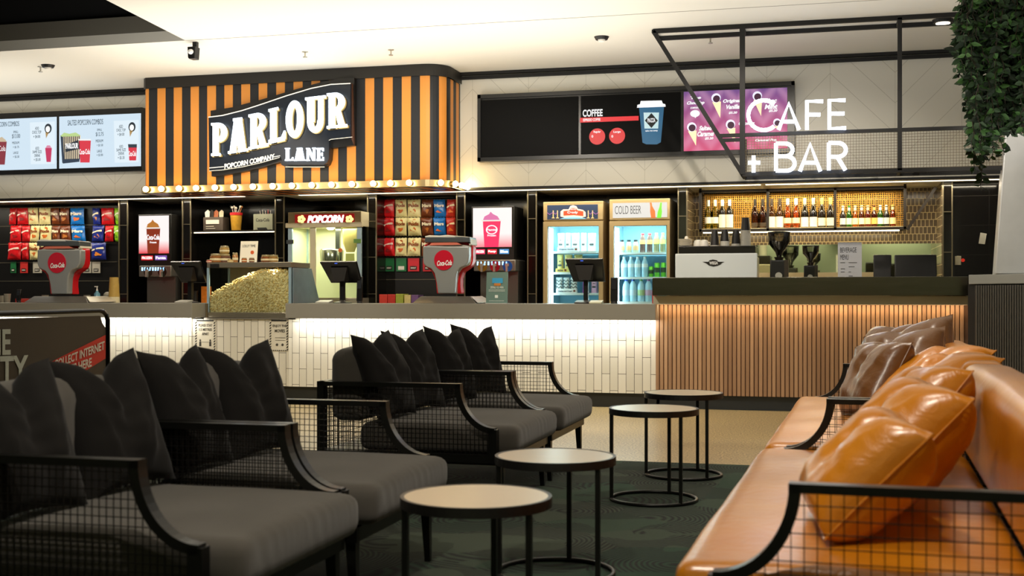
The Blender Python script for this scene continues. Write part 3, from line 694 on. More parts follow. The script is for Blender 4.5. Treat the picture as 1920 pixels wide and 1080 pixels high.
# cones
Q3 = lambda pts: [(1270+x/7.71, 150+y/7.71) for x, y in pts]
for cx, cy, s_, tp in ((560, 260, 1, (620, 550)), (1155, 230, 1, (1210, 520)), (208, 680, 1, (270, 950)), (768, 640, 1, (835, 910)), (1440, 610, .8, (1480, 735))):
    poly('picture', Q3([(cx-55*s_, cy+60), (cx+70*s_, cy+50), (tp[0], tp[1])]), SM('#e3cfa6', .9), YQ)
    q = MB(); q.disc(1270+cx/7.71, 150+cy/7.71, 8.8*s_, YQ-.001, YQ+.001); q.build('picture', SM('#cfd0e8', .9), c)
    q = MB(); q.disc(1270+(cx+6)/7.71, 150+(cy+12)/7.71, 6.6*s_, YQ-.002, YQ-.001); q.build('picture', SM('#3a1830', .7), c)
tx2([('The', 180, 235, 340, 275), ('Choc Top', 130, 305, 385, 365), ('COMPANY', 185, 388, 310, 415), ('Original', 650, 275, 900, 340), ('Vanilla', 690, 355, 895, 420), ('$5.20', 740, 455, 860, 492),
     ('Choc', 1250, 265, 1430, 330), ('Mint', 1260, 350, 1440, 420), ('$5.20', 1320, 425, 1440, 465), ('Salted', 310, 660, 490, 730), ('Caramel', 280, 740, 520, 815), ('$5.20', 395, 825, 515, 865), ('Cookies', 880, 600, 1110, 650), ('Caramel Pop', 1120, 850, 1430, 895)],
    '#ffffff', b=.045, k=7.71, ox=1270, oy=150, shear=.25)
q = MB(); q.disc(1270+255/7.71, 150+485/7.71, 9, YQ-.001, YQ+.001, ry=6.5); q.prism(pp(Q3([(235, 520), (285, 520), (260, 552)]), YQ), YQ-.001, YQ+.001); q.build('picture', SM('#ffffff'), c)
# ================================================================== HANGING FRAME + NEON
YF = 10.95
c = empty('overhead_truss', (.3, YF, 2.13), 'black steel truss hanging from the ceiling over the bar with mesh infill', 'hanging frame')
def fp(px, py): return W(px, py, YF)
xL, xP, xV, xR = fp(1225, 57).x, fp(1392, 0).x, fp(1687, 0).x, 1.95
zT, zM, zB = fp(1300, 54).z, fp(1370, 254).z, fp(1392, 327).z
zT = min(zT, ZC-.02)
m = MB(); w_ = .036
for Y in (YF, YF+.32):
    m.bar((xL, Y, zT), (xR, Y, zT), w_); m.bar((xL, Y, zT), (xP, Y, zB), w_, up=(0, 1, 0))
    m.bar((xP, Y, zB), (xR, Y, zB), w_)
    m.bar((xL+(xP-xL)*(zT-zM)/(zT-zB), Y, zM), (xR if Y == YF else xP, Y, zM), w_*.85)
m.bar((xP, YF, zB), (xP, YF, zT), .045); m.bar((xV, YF, zB), (xV, YF, zT), .036); m.bar((xP, YF+.32, zB), (xP, YF+.32, zM), .036)
for x, z in ((xL, zT), (xP, zB), (xV, zT), (xV, zB), (xP, zT)): m.bar((x, YF, z), (x, YF+.32, z), w_*.8)
m.bar((xR, YF, zB), (xR, YF, zT), w_)
m.build('steel_tube', M_frame, c)
m = MB()
for Y in (YF,):
    x = xP+.03
    while x < xR: m.box(x, x+.003, Y, Y+.003, zB, zM); x += .024
    z = zB+.02
    while z < zM: m.box(xP, xR, Y-.003, Y, z, z+.003); z += .024
m.build('mesh_panel', mat('#6d5f45', .4, .5), c)
# small stems fixing it to the ceiling
m = MB()
for px in (1290, 1420, 1690, 1770): m.box(fp(px, 0).x-.008, fp(px, 0).x+.008, YF-.008, YF+.008, zT, ZC)
m.build('ceiling_stem', M_frame, c)
M_neon = mat('#dfeaff', .5, emit=9)
c = empty('neon_sign', fp(1495, 322), 'white neon tube sign reading CAFE + BAR fixed on the hanging black truss', 'neon sign')
def stroke(pts, Y=YF-.05):
    m = MB(); m.tube([W(a, b, Y) for a, b in pts], .017, 8); return m
def arcp(cx, cy, rx, ry, a0, a1, n=18): return [(cx+rx*math.cos(R(a0+(a1-a0)*i/n)), cy-ry*math.sin(R(a0+(a1-a0)*i/n))) for i in range(n+1)]
NE = {'neon_letter_c': [arcp(1432, 216, 29, 28, 48, 312)],
      'neon_letter_a': [[(1460, 243), (1479, 194), (1498, 243)], [(1467, 228), (1491, 228)]],
      'neon_letter_f': [[(1513, 243), (1513, 190), (1543, 190)], [(1513, 215), (1538, 215)]],
      'neon_letter_e': [[(1585, 188), (1555, 188), (1555, 241), (1586, 240)], [(1555, 213), (1583, 213)]],
      'neon_plus': [[(1413, 292), (1413, 323)], [(1403, 305), (1425, 305)]],
      'neon_letter_b': [[(1455, 320), (1455, 269)], [(1455, 269)]+arcp(1472, 281, 14, 12, 90, -90)+[(1455, 293)], [(1455, 293)]+arcp(1475, 306.5, 15, 13.5, 90, -90)+[(1455, 320)]],
      'neon_letter_a.': [[(1500, 321), (1519, 270), (1538, 321)], [(1507, 305), (1531, 305)]],
      'neon_letter_r': [[(1554, 319), (1554, 268)], [(1554, 268)]+arcp(1571, 281, 15, 13, 90, -90)+[(1554, 294)], [(1570, 294), (1585, 319)]]}
for k, ss in NE.items():
    m = MB()
    for s_ in ss:
        q = stroke(s_); m.add(q.v, q.f)
    m.build(k.rstrip('.'), M_neon, c)
# ================================================================== CEILING ITEMS
def ceil_pt(px, py):
    u = (px-960)/FPX; s = (ZC-HC)*FPX/(CY-py); return Vector(((-ST+CT*u)*s, (CT+ST*u)*s, ZC))
for px, py, lab in ((90, 122, 'far left, over the white combo menu screens'), (1128, 69, 'right of the striped canopy')):
    p = ceil_pt(px, py); m = MB(); m.lathe([(.005, -.028), (.055, -.028), (.07, 0)], p, 20); o = m.build('ceiling_speaker', M_blk, label='small black round fitting on the white ceiling, '+lab, cat='ceiling fitting')
    m = MB(); m.lathe([(.01, -.05), (.03, -.045), (.035, -.028)], p, 16); m.build('lens', M_white, o)
for px, py, lab in ((572, 97, 'above the middle of the striped canopy'), (733, 93, 'above the right end of the striped canopy'), (1332, 70, 'behind the left corner of the hanging frame'), (76, 125, 'at far left beside a black fitting')):
    p = ceil_pt(px, py); m = MB(); m.lathe([(.028, -.006), (.03, 0)], p, 16); m.lathe([(.008, -.05), (.008, -.006)], p, 8); m.lathe([(.02, -.058), (.022, -.05)], p, 12)
    m.build('sprinkler_head', mat('#b9b4a6', .3, .7), label='small metal sprinkler head on the white ceiling '+lab, cat='sprinkler')
p = ceil_pt(1768, 37); m = MB(); m.lathe([(.06, -.03), (.085, -.03), (.09, 0)], p, 24); o = m.build('ceiling_downlight', M_blk, label='round black rimmed downlight in the ceiling beside the hanging vines', cat='downlight')
m = MB(); m.lathe([(.005, -.036), (.06, -.034), (.06, -.03)], p, 20); m.build('lamp_lens', mat('#fff2d8', .5, emit=5), o)
p = ceil_pt(365, 79); c = empty('security_camera', (p.x, p.y, p.z-.17), 'small black and white security camera hanging from the ceiling left of the striped canopy', 'security camera')
m = MB(); m.box(p.x-.012, p.x+.03, p.y-.02, p.y+.02, ZC-.05, ZC); m.build('bracket', M_blk, c)
m = MB(); m.prism([(p.x-.045, ZC-.15), (p.x-.035, ZC-.165), (p.x+.025, ZC-.165), (p.x+.035, ZC-.05), (p.x-.05, ZC-.05)], p.y-.05, p.y+.04); m.build('housing', M_blk, c, bevel=.006)
m = MB(); m.sphere((p.x-.012, p.y-.05, ZC-.10), .028, 14, 8, .9); m.build('dome', M_wht, c, smooth=True)
# ================================================================== VINES
c = empty('hanging_vine', (1.2, 9.4, 1.75), 'dense green vine trailing down from the ceiling at the top right corner', 'plant')
random.seed(3); YV = 9.3
V0, V1 = XX(1822, YV), XX(1975, YV)
greens = [mat('#16300c', .75, key='l1'), mat('#2a5014', .7, key='l2'), mat('#0c1e08', .8, key='l3')]
m = MB(); ms = MB()
def leaf(m, p, d, L, wd):
    d = Vector(d).normalized(); sdir = d.cross(Vector((random.uniform(-1, 1), random.uniform(-1, 1), .3))).normalized(); nrm = sdir.cross(d)
    p = Vector(p); vs = [p, p+d*L*.35+sdir*wd-nrm*wd*.3, p+d*L*.7+sdir*wd*.7-nrm*wd*.2, p+d*L, p+d*L*.7-sdir*wd*.7-nrm*wd*.2, p+d*L*.35-sdir*wd-nrm*wd*.3, p+d*L*.5]
    m.add(vs, [(0, 1, 6), (1, 2, 6), (2, 3, 6), (3, 4, 6), (4, 5, 6), (5, 0, 6)])
kz = lambda py: W(1860, py, YV).z
for i in range(150):
    u = random.random(); x = V0+(V1-V0)*u; y = YV+random.uniform(-.18, .3)
    # silhouette bottom: long tail near px 1830, rises to px 1880+
    px = 1822+u*153
    if px < 1845: bot = random.uniform(235, 350)
    elif px < 1875: bot = random.uniform(240, 305)
    else: bot = random.uniform(215, 250)
    z1 = kz(bot); z0 = ZC-.02
    if random.random() < .5: z1 = random.uniform(z1, z0-.5)
    sway = random.uniform(-.05, .05); pts = []; n = int((z0-z1)/.05)+2; top_in = .28*(1-u)*0
    for k in range(n):
        t = k/(n-1); z = z0+(z1-z0)*t; bulge = -.10*math.sin(math.pi*min(1, max(0, (t-.05)/.6)))*(1-u)+.12*(1-t)**6*(1-u)
        q = Vector((x+bulge+sway*math.sin(t*5+i)+.01*math.sin(k*2.1), y+.03*math.sin(k*1.3+i), z)); pts.append(q)
        for j in range(3):
            m.mi = random.choice((0, 0, 1, 2)); a = random.uniform(0, 2*math.pi)
            leaf(m, q, (math.cos(a), math.sin(a), random.uniform(-1.1, .1)), random.uniform(.045, .085), random.uniform(.014, .025))
    ms.tube(pts, .0022, 4)
m.build('foliage', greens, c); ms.build('stem', mat('#2a2010', .7), c)
m = MB(); m.box(V0+.12, V1+.6, YV-.2, YV+.35, ZC-.1, ZC); m.build('planter_trough', M_frame, c)

# ================================================================== PILLOWS
def pillow(name, mt, w=.5, h=.5, T_=.11, seed=0, ears=.10, chop=.06, n=22, wr=.008, lobes=1.0, box=.0):
    rnd = random.Random(seed); ph = [rnd.uniform(0, 6.28) for _ in range(8)]; sk = rnd.uniform(-.15, .15)
    m = MB(); n = 30
    def P(i, j, s):
        u = -1+2*i/n; v = -1+2*j/n
        pu = 1-ears*(1-v*v); pv = 1-ears*(1-u*u)
        x = u*pu*w/2; y = v*pv*h/2
        top = max(0, (v+1)/2)
        y -= chop*math.exp(-((u-sk)/.30)**2)*top**2
        t = T_*((1-abs(u)**(2.2+box))*(1-abs(v)**(2.2+box)))**.55
        cr = math.exp(-((u-sk)/.16)**2)*top**1.5
        t *= 1-(.55*cr if chop > 0 else 0)
        t += wr*(math.sin(7*u+3*v+ph[0])+math.sin(5*v-6*u+ph[1])+.6*math.sin(13*u*v+ph[2])+.5*math.sin(17*v+4*u+ph[3]))*(1-u*u)*(1-v*v)**.5
        fold = wr*2.2*math.exp(-((u-.55-.35*v)/.07)**2)+wr*2.2*math.exp(-((u+.6+.3*v)/.07)**2)
        t += fold*(1-u*u)*(1-v*v)
        return (x, s*max(t, 0.0), y)
    for s in (-1, 1):
        vs = [P(i, j, s) for j in range(n+1) for i in range(n+1)]
        fs = []
        for j in range(n):
            for i in range(n):
                a = j*(n+1)+i; q = (a, a+1, a+n+2, a+n+1); fs.append(q if s < 0 else q[::-1])
        m.add(vs, fs)
    o = m.build(name, mt, local=True, smooth=True, weld=True)
    if mt is M_fab2: return o
    # seam piping round the edge as a part
    e = []
    for i in range(n): e.append(P(i, 0, 0))
    for j in range(n): e.append(P(n, j, 0))
    for i in range(n, 0, -1): e.append(P(i, n, 0))
    for j in range(n, 0, -1): e.append(P(0, j, 0))
    q = MB(); q.tube([(x, 0, z) for x, y, z in e], .0032, 6, closed=True); q.build('seam', mt, o, smooth=True)
    return o
def place(o, base, face, lean, roll=0, h=.5, label=None, cat='cushion', group=None):
    """base: point under the pillow's lower edge; face: azimuth the front looks to (deg, -90 = towards -Y)"""
    M = Matrix.Rotation(R(face+90), 4, 'Z') @ Matrix.Rotation(R(-lean), 4, 'X') @ Matrix.Rotation(R(roll), 4, 'Y') @ Matrix.Translation((0, 0, h/2))
    o.matrix_world = Matrix.Translation(base) @ M
    o.location = (Matrix.Translation(base) @ M).to_translation(); o.rotation_euler = M.to_euler()
    return tag(o, label, cat, group)

# ================================================================== LOUNGE SEATS
M_arm = mat('#121210', .33, .35)
def cushion_box(name, mt, x0, x1, y0, y1, z0, z1, parent, crown=.02, bev=.035, wr=0, seed=0, piping=False):
    """upholstered block: rounded box with a crowned top"""
    m = MB(); nx, ny, nz = 16, 16, 5; rnd = random.Random(seed); ph = [rnd.uniform(0, 6) for _ in range(6)]
    def corner(p):
        x, y, z = p; cx, cy, cz = (x0+x1)/2, (y0+y1)/2, (z0+z1)/2
        hx, hy, hz = (x1-x0)/2, (y1-y0)/2, (z1-z0)/2
        b = min(bev, hx, hy, hz)
        q = [max(-hx+b, min(hx-b, x-cx)), max(-hy+b, min(hy-b, y-cy)), max(-hz+b, min(hz-b, z-cz))]
        d = Vector((x-cx-q[0], y-cy-q[1], z-cz-q[2]))
        if d.length > 1e-9: d = d.normalized()*b
        u, v = (x-cx)/hx, (y-cy)/hy; t = (z-cz)/hz
        k = crown*(1-u*u)*(1-v*v)*max(0, t)
        xx, yy, zz = cx+q[0]+d.x, cy+q[1]+d.y, cz+q[2]+d.z+k
        if wr:
            zz += wr*(math.sin(yy*9+ph[0]+2*math.sin(xx*7+ph[1]))+math.sin(xx*11+yy*4+ph[3]))*max(0, t)*.7
            if abs(u) > .9: xx += (1 if u > 0 else -1)*wr*.6*math.sin(yy*110+ph[2]+2*math.sin(yy*17)+3*math.sin(zz*20))
        return (xx, yy, zz)
    def face(o, a, b, na, nb):
        vs = [corner((o[0]+a[0]*i/na+b[0]*j/nb, o[1]+a[1]*i/na+b[1]*j/nb, o[2]+a[2]*i/na+b[2]*j/nb)) for j in range(nb+1) for i in range(na+1)]
        m.add(vs, [(j*(na+1)+i, j*(na+1)+i+1, (j+1)*(na+1)+i+1, (j+1)*(na+1)+i) for j in range(nb) for i in range(na)])
    dx, dy, dz = x1-x0, y1-y0, z1-z0
    NX, NY, NZ = max(8, int(dx/.025)), max(8, int(dy/.02)), max(6, int(dz/.025))
    face((x0, y0, z1), (dx, 0, 0), (0, dy, 0), NX, NY); face((x0, y1, z0), (dx, 0, 0), (0, -dy, 0), NX, NY)
    face((x0, y0, z0), (dx, 0, 0), (0, 0, dz), NX, NZ); face((x1, y1, z0), (-dx, 0, 0), (0, 0, dz), NX, NZ)
    face((x1, y0, z0), (0, dy, 0), (0, 0, dz), NY, NZ); face((x0, y1, z0), (0, -dy, 0), (0, 0, dz), NY, NZ)
    return m.build(name, mt, parent, smooth=True, weld=True)
def arm(parent, y, D, wire=.022, zt=.64, xf=.75, zf=.41, hw=.022, thin=False):
    """side frame in the XZ plane at y; back at x=0, seat front at x=D. arm top runs to xf, then sweeps down to D"""
    m = MB(); z0 = .27
    n = 14; cur = []
    for i in range(n+1):
        t = i/n; a = math.pi/2*t
        # starts vertical at (xf, zt), ends near horizontal at (D, zf)
        cur.append((D-(D-xf)*math.cos(a)**1.0 if False else xf+(D-xf)*(1-math.cos(a)), zt-(zt-zf)*math.sin(a)))
    # flat arm rail
    m.box(0, xf+.015, y-hw, y+hw, zt-.022, zt)
    k = len(cur); vs = []
    for i, (cx, cz) in enumerate(cur):
        p, q = cur[max(0, i-1)], cur[min(n, i+1)]; t = Vector((q[0]-p[0], q[1]-p[1])).normalized(); nx, nz = -t.y, t.x
        for sg, yy in ((.014, -hw), (.014, hw), (-.014, hw), (-.014, -hw)): vs.append((cx-nx*0+nx*sg, y+yy, cz+nz*sg-(0 if i else 0)))
    m.add(vs, [(4*i+j, 4*i+(j+1) % 4, 4*i+4+(j+1) % 4, 4*i+4+j) for i in range(n) for j in range(4)]+[(3, 2, 1, 0), (4*n, 4*n+1, 4*n+2, 4*n+3)])
    m.box(D-.03, D+.012, y-hw, y+hw, z0, zf+.006); m.box(0, .035, y-hw, y+hw, z0, zt)
    m.box(0, D, y-hw*.8, y+hw*.8, z0-.02, z0+.02)
    a = m.build('arm_frame', M_arm, parent)
    m = MB(); x = .04
    def top(x):
        if x <= xf: return zt-.015
        for i in range(n):
            if cur[i][0] <= x <= cur[i+1][0]:
                t = (x-cur[i][0])/max(1e-6, cur[i+1][0]-cur[i][0]); return cur[i][1]+(cur[i+1][1]-cur[i][1])*t-.01
        return zf
    while x < D-.03: m.box(x-.0013, x+.0013, y-.0013, y+.0013, z0, top(x)); x += wire
    z = z0+.02
    while z < zt-.02:
        xe = xf if z > cur[1][1] else D
        for i in range(n):
            if cur[i+1][1] <= z <= cur[i][1]: xe = cur[i][0]+(cur[i+1][0]-cur[i][0])*(cur[i][1]-z)/max(1e-6, cur[i][1]-cur[i+1][1])
        if z < zf: xe = D-.02
        m.box(.02, xe, y-.0026, y, z-.0013, z+.0013); z += wire*1.1
    m.build('wire_mesh', mat('#0d0c0a', .45, .3), a)
def seat(label, length, mt, mtb, group, leg_y, pad=0, sofa=False, split=1):
    """lounge seat facing +X, local origin at back left floor corner; y runs 0..length"""
    c = empty('lounge_sofa' if sofa else 'lounge_armchair', (0, 0, 0), label, 'sofa' if sofa else 'armchair', group)
    D = 1.0
    arm(c, .024, .94, .030 if sofa else .022); arm(c, length-.024, .94, .030 if sofa else .022)
    m = MB(); m.box(0, D-.02, .045, .075, .235, .285); m.box(0, D-.02, length-.075, length-.045, .235, .285); m.box(0, .04, .045, length-.045, .235, .285); m.box(D-.06, D-.02, .045, length-.045, .235, .285)
    y = .25
    m.box(.02, D-.04, .05, length-.05, .27, .288)
    m.build('seat_frame', M_arm, c)
    m = MB()
    y = .07
    while y < length-.05: m.box(.012, .0146, y-.0013, y+.0013, .28, .62); y += .024
    z = .30
    while z < .62: m.box(.012, .0146, .05, length-.05, z-.0013, z+.0013); z += .024
    m.box(0, .03, .045, length-.045, .61, .64); m.build('back_mesh', M_arm, c)
    for x in (.05, D-.05):
        for y in leg_y:
            m = MB(); m.bar((x, y, .24), (x+(.01 if x > .5 else -.01), y, 0), .038, .038) ; q = m.v[-4:]
            cx = sum(p[0] for p in q)/4; cy = sum(p[1] for p in q)/4
            m.v[-4:] = [(cx+(p[0]-cx)*.6, cy+(p[1]-cy)*.6, p[2]) for p in q]; m.build('leg', M_arm, c)
    for k in range(split):
        L = (length-.10)/split; y0 = .05+k*L
        cushion_box('seat_cushion', mt, .20, D+.045, y0+.004, y0+L-.004, .288, .43, c, .022, .045, .0022 if not sofa else .003, seed=k)
        cushion_box('back_cushion', mtb, .035, .23, y0+.01, y0+L-.01, .43, .80, c, .02, .06, .002, seed=k+9)
    return c
# --- four charcoal armchairs in two pairs
CH = []
first = seat('nearest charcoal armchair at the lower left corner, black mesh arms, two cushions', .95, M_fab, M_fab, 'charcoal lounge armchairs', (.08, .87))
pos_ = [(-2.54, 2.88), (-2.54, 3.845), (-2.54, 5.79), (-2.54, 6.855)]
labs = ['nearest charcoal armchair at the lower left corner, black mesh arms, two cushions', 'second charcoal armchair from the camera, its seat beside the nearest round table', 'charcoal armchair of the far pair standing nearer the camera, mesh side facing us', 'farthest charcoal armchair, its far mesh arm in front of the white tiled counter']
for i, ((x, y), l) in enumerate(zip(pos_, labs)):
    o = first if i == 0 else copy_tree(first)
    o.location = (x, y, 0.004); o['label'] = l
    if i > 1: o.scale = (1, 1.11, 1)
CP = [(-2.22, 3.10, 4, 0), (-2.22, 3.60, 0, 1), (-2.22, 4.08, 6, 2), (-2.19, 4.52, -6, 3), (-2.19, 6.06, 4, 4), (-2.19, 6.50, -4, 5), (-2.18, 7.12, -6, 6), (-2.16, 7.64, -14, 7)]
CL = ['dark cushion at the left frame edge on the nearest armchair', 'dark cushion in front of the red ticket banner, right one on the nearest armchair', 'dark cushion on the second armchair, half behind the cushions of the nearest one', 'dark cushion on the second armchair, rightmost of the near row, before the white tiles',
      'leftmost dark cushion of the far pair, leaning on the visible back cushion', 'second dark cushion from the left in the far row', 'third dark cushion from the left in the far row', 'rightmost dark cushion of the far row, on the farthest armchair']
for (x, y, a, i), l in zip(CP, CL):
    o = pillow('scatter_cushion', M_fab2, (.42, .41, .37, .40)[i % 4], .48, .095, seed=i+20, ears=.11, chop=.085, wr=.006)
    place(o, (x+.01, y-.04, .45), -12+a, 20, random.uniform(-4, 4), .46, label=l, group='dark scatter cushions on the armchairs')
# --- two tan leather sofas, rotated a little
ROT = R(180-1.85)
def sofa(y0, length, lab):
    o = seat(lab, length, M_leath, M_leath, 'tan leather sofas', (.1, length/2, length-.1), sofa=True)
    return o
Lf = lambda y: -.33+(y-3.0)*.034      # seat front line
s1 = sofa(2.88, 2.48, 'nearest tan leather sofa with black mesh arm at the lower right corner')
s1.rotation_euler = (0, 0, ROT); s1.location = (Lf(5.36)+1.0, 5.36, .004)
s2 = sofa(5.4, 2.76, 'far tan leather sofa nearer the timber slatted bar')
s2.rotation_euler = (0, 0, ROT); s2.location = (Lf(8.16)+1.0, 8.16, .004)
# leather pillows: (x, y, face azimuth, lean, roll, w, h, T, material, seed, label)
LP = [
 (-.04, 3.44, -172, 44, 2, .46, .38, .115, M_leath, 41, 'orange leather pillow nearest the camera behind the near mesh arm, its corner lit'),
 (.05, 3.88, -168, 43, 2, .48, .45, .13, M_leath, 42, 'large orange leather pillow with a centre seam right of the nearest pillow'),
 (.14, 4.45, -168, 38, -4, .46, .45, .12, M_leath, 43, 'orange leather pillow in the middle of the near sofa behind the nearest pillows'),
 (.24, 5.62, -160, 52, -6, .50, .54, .12, M_leath, 44, 'orange leather pillow on the far sofa, the lower and nearer of two slouching'),
 (.26, 6.15, -160, 52, -6, .50, .56, .12, M_leath, 45, 'orange leather pillow on the far sofa, the upper and farther of two slouching'),
 (.14, 6.50, -160, 28, -4, .44, .42, .11, M_leath_shade, 46, 'shade-painted tan leather pillow at the front of the far sofa behind its mesh arm'),
 (.34, 6.95, -128, 30, -16, .56, .46, .12, M_leath_shade, 47, 'shade-painted gathered tan leather pillow, second from the far end of the sofa'),
 (.44, 7.25, -124, 24, -16, .56, .50, .12, M_leath_shade, 49, 'shade-painted tan leather pillow whose corner stands highest against the timber slats'),
 (.26, 7.62, -150, 24, -4, .50, .48, .12, M_leath_shade, 48, 'shade-painted tan leather pillow at the far end of the far sofa beside its mesh arm')]
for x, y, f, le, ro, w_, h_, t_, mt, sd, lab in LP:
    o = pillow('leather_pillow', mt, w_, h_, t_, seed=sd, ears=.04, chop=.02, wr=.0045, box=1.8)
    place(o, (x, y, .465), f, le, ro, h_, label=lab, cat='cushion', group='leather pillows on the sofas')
# ================================================================== TABLES
M_ttop = mat('#b7a88e', .32, noise=.05, nscale=4, bump=.03, bscale=30)
def table(x, y, h, lab, rot, r=.235):
    c = empty('round_side_table', (x, y, .004), lab, 'side table', 'round side tables between the seats')
    m = MB(); m.lathe([(r-.012, h-.004), (r-.012, h)], (x, y, .004), 56); m.build('tabletop', M_ttop, c)
    m = MB(); m.lathe([(r-.03, h-.030), (r, h-.030), (r, h+.001), (r-.012, h+.001), (r-.012, h-.004)], (x, y, .004), 56); m.build('rim', mat('#0d0c0b', .4), c)
    m = MB(); m.tube([(x+(r-.01)*math.cos(2*math.pi*i/56), y+(r-.01)*math.sin(2*math.pi*i/56), .013) for i in range(56)], .009, 8, closed=True); m.build('floor_ring', M_arm, c, smooth=True)
    for a in (188, 308, 68):
        g = R(a+rot); p = (x+(r-.012)*math.cos(g), y+(r-.012)*math.sin(g))
        m = MB(); m.bar((p[0], p[1], .012), (p[0], p[1], h-.02), .018, .018); m.build('leg', M_arm, c)
table(-1.06, 3.63, .458, 'nearest round side table with a pale top and black rim, front centre', 23)
table(-1.03, 4.62, .458, 'second round side table, right behind the nearest one in front of the armchairs', 20)
table(-.90, 6.42, .485, 'third round side table, overlapping the farthest table from the front', 8)
table(-.85, 7.34, .498, 'farthest round side table near the edge of the carpet', 6)
# ================================================================== TICKET BANNER
A = W(-90, 0, 7.0); B = W(197, 0, 8.3)
A2 = Vector((A.x, 7.0)); B2 = Vector((B.x, 8.3)); d = (B2-A2).normalized(); nrm = Vector((d.y, -d.x))
c = empty('ticket_banner', (B.x, 8.3, 0.0), 'grey queue banner in a black tube frame with red panel reading COLLECT INTERNET TICKETS HERE', 'banner')
def on(px, py, off=0):   # point of the banner plane seen at a pixel
    u = (px-960)/FPX; dr = Vector((-ST+CT*u, CT+ST*u)); # ray * s = A2 + d*t
    det = dr.x*(-d.y)-dr.y*(-d.x); s = (A2.x*(-d.y)-A2.y*(-d.x))/det
    q = dr*s; return Vector((q.x+nrm.x*off, q.y+nrm.y*off, HC-(py-CY)/FPX*s))
def fl(pts, off, th=.004):
    a = [on(x, y, off) for x, y in pts]; b = [p-Vector((nrm.x, nrm.y, 0))*th for p in a]; n = len(a); m = MB()
    m.add(a+b, [tuple(range(n))[::-1], tuple(range(n, 2*n))]+[(i, (i+1) % n, (i+1) % n+n, i+n) for i in range(n)]); return m
m = MB(); top = [on(-90, 591)]+[on(185, 582.5), on(193, 584), on(199, 590), on(202, 600)]+[on(202.5, 700)]
pts = top[:]; e = top[-1]; pts.append(Vector((e.x, e.y, .02)))
m.tube(pts, .018, 10); m.tube([on(-90, 591), Vector((on(-90, 591).x, on(-90, 591).y, .02))], .018, 10); e = pts[-1]
m.bar((e.x-.25*nrm.x, e.y-.25*nrm.y, .013), (e.x+.25*nrm.x, e.y+.25*nrm.y, .013), .06, .02)
e2 = Vector((A.x, 7.0, 0)); e2 = on(-90, 591); m.bar((e2.x-.25*nrm.x, e2.y-.25*nrm.y, .013), (e2.x+.25*nrm.x, e2.y+.25*nrm.y, .013), .06, .02)
m.build('tube_frame', M_gblk, c, smooth=True)
fl([(-85, 600), (188, 592), (192, 606), (198, 615), (198, 860), (-85, 900)], 0).build('fabric_panel', mat('#5a4f42', .75, noise=.08, nscale=3), c)
fl([(94, 679), (197, 628), (197, 672), (142, 706), (94, 730)], .006, .003).build('red_panel', mat('#e2402c', .6), c)
def btext(s_, x0, y0, x1, y1, slope, off, colr, name):
    vs, fs = fontmesh(s_, .025, .01); xs = [v[0] for v in vs]; ys = [v[1] for v in vs]
    a, b, c_, d_ = min(xs), max(xs), min(ys), max(ys); m = MB()
    m.add([on(x0+(v[0]-a)/(b-a)*(x1-x0), y1-(v[1]-c_)/(d_-c_)*(y1-y0)+slope*(v[0]-a)/(b-a), off+.002*(v[2] > 0)) for v in vs], fs); m.build(name, colr, c)
M_txt = mat('#d8dcd0', .7, noise=.15, nscale=60)
btext('THE', -45, 619, 19, 667, -2, .004, M_txt, 'lettering'); btext('PRIORITY', -125, 673, 52, 727, -8, .004, M_txt, 'lettering')
btext('COLLECT INTERNET', 100, 676, 194, 692, -37, .010, mat('#f3e6d8', .6), 'lettering'); btext('TICKETS HERE', 100, 694, 170, 711, -24, .010, mat('#f3e6d8', .6), 'lettering')
# ================================================================== SNACK RACKS
def rack(px0, px1, rows, Y, lab):
    c = empty('snack_rack', (XX((px0+px1)/2, Y), Y, .98), lab, 'rack')
    m = MB(); m.box(XX(px0, Y), XX(px1, Y), Y, Y+.03, .98, 2.2); m.build('back_panel', mat('#0d0b09', .35), c)
    m = MB()
    for py in rows:
        z = W((px0+px1)/2, py, Y).z; m.box(XX(px0+2, Y), XX(px1-2, Y), Y-.006, Y, z-.004, z+.004)
    m.build('rail', mat('#6e6758', .35, .5), c); return c
YR = 13.42
rack(-40, 222, (389, 423, 457, 492, 527), YR, 'black snack rack wall behind the left soda tower')
rack(709, 856, (371, 406, 443, 481, 524), YR, 'black snack rack wall right of the popcorn machine')
BT = {'red': ('#c8141c', '#f4d8c8', '#8a1014', None), 'pods': ('#e3d69a', '#8b4a1e', '#c8641e', 'Pods'), 'brown': ('#6d3416', '#f0e2c0', '#b8702c', 'Mars'), 'blue': ('#1672c4', '#f4efe0', '#e06a2a', 'Mars'),
      'navy': ('#1c2d86', '#f2e6c8', '#e08a2c', None), 'green': ('#8cc81c', '#f2f4d8', '#5a8a14', None), 'orange': ('#c8301c', '#f6e0b0', '#e8742c', None)}
bagcount = {}
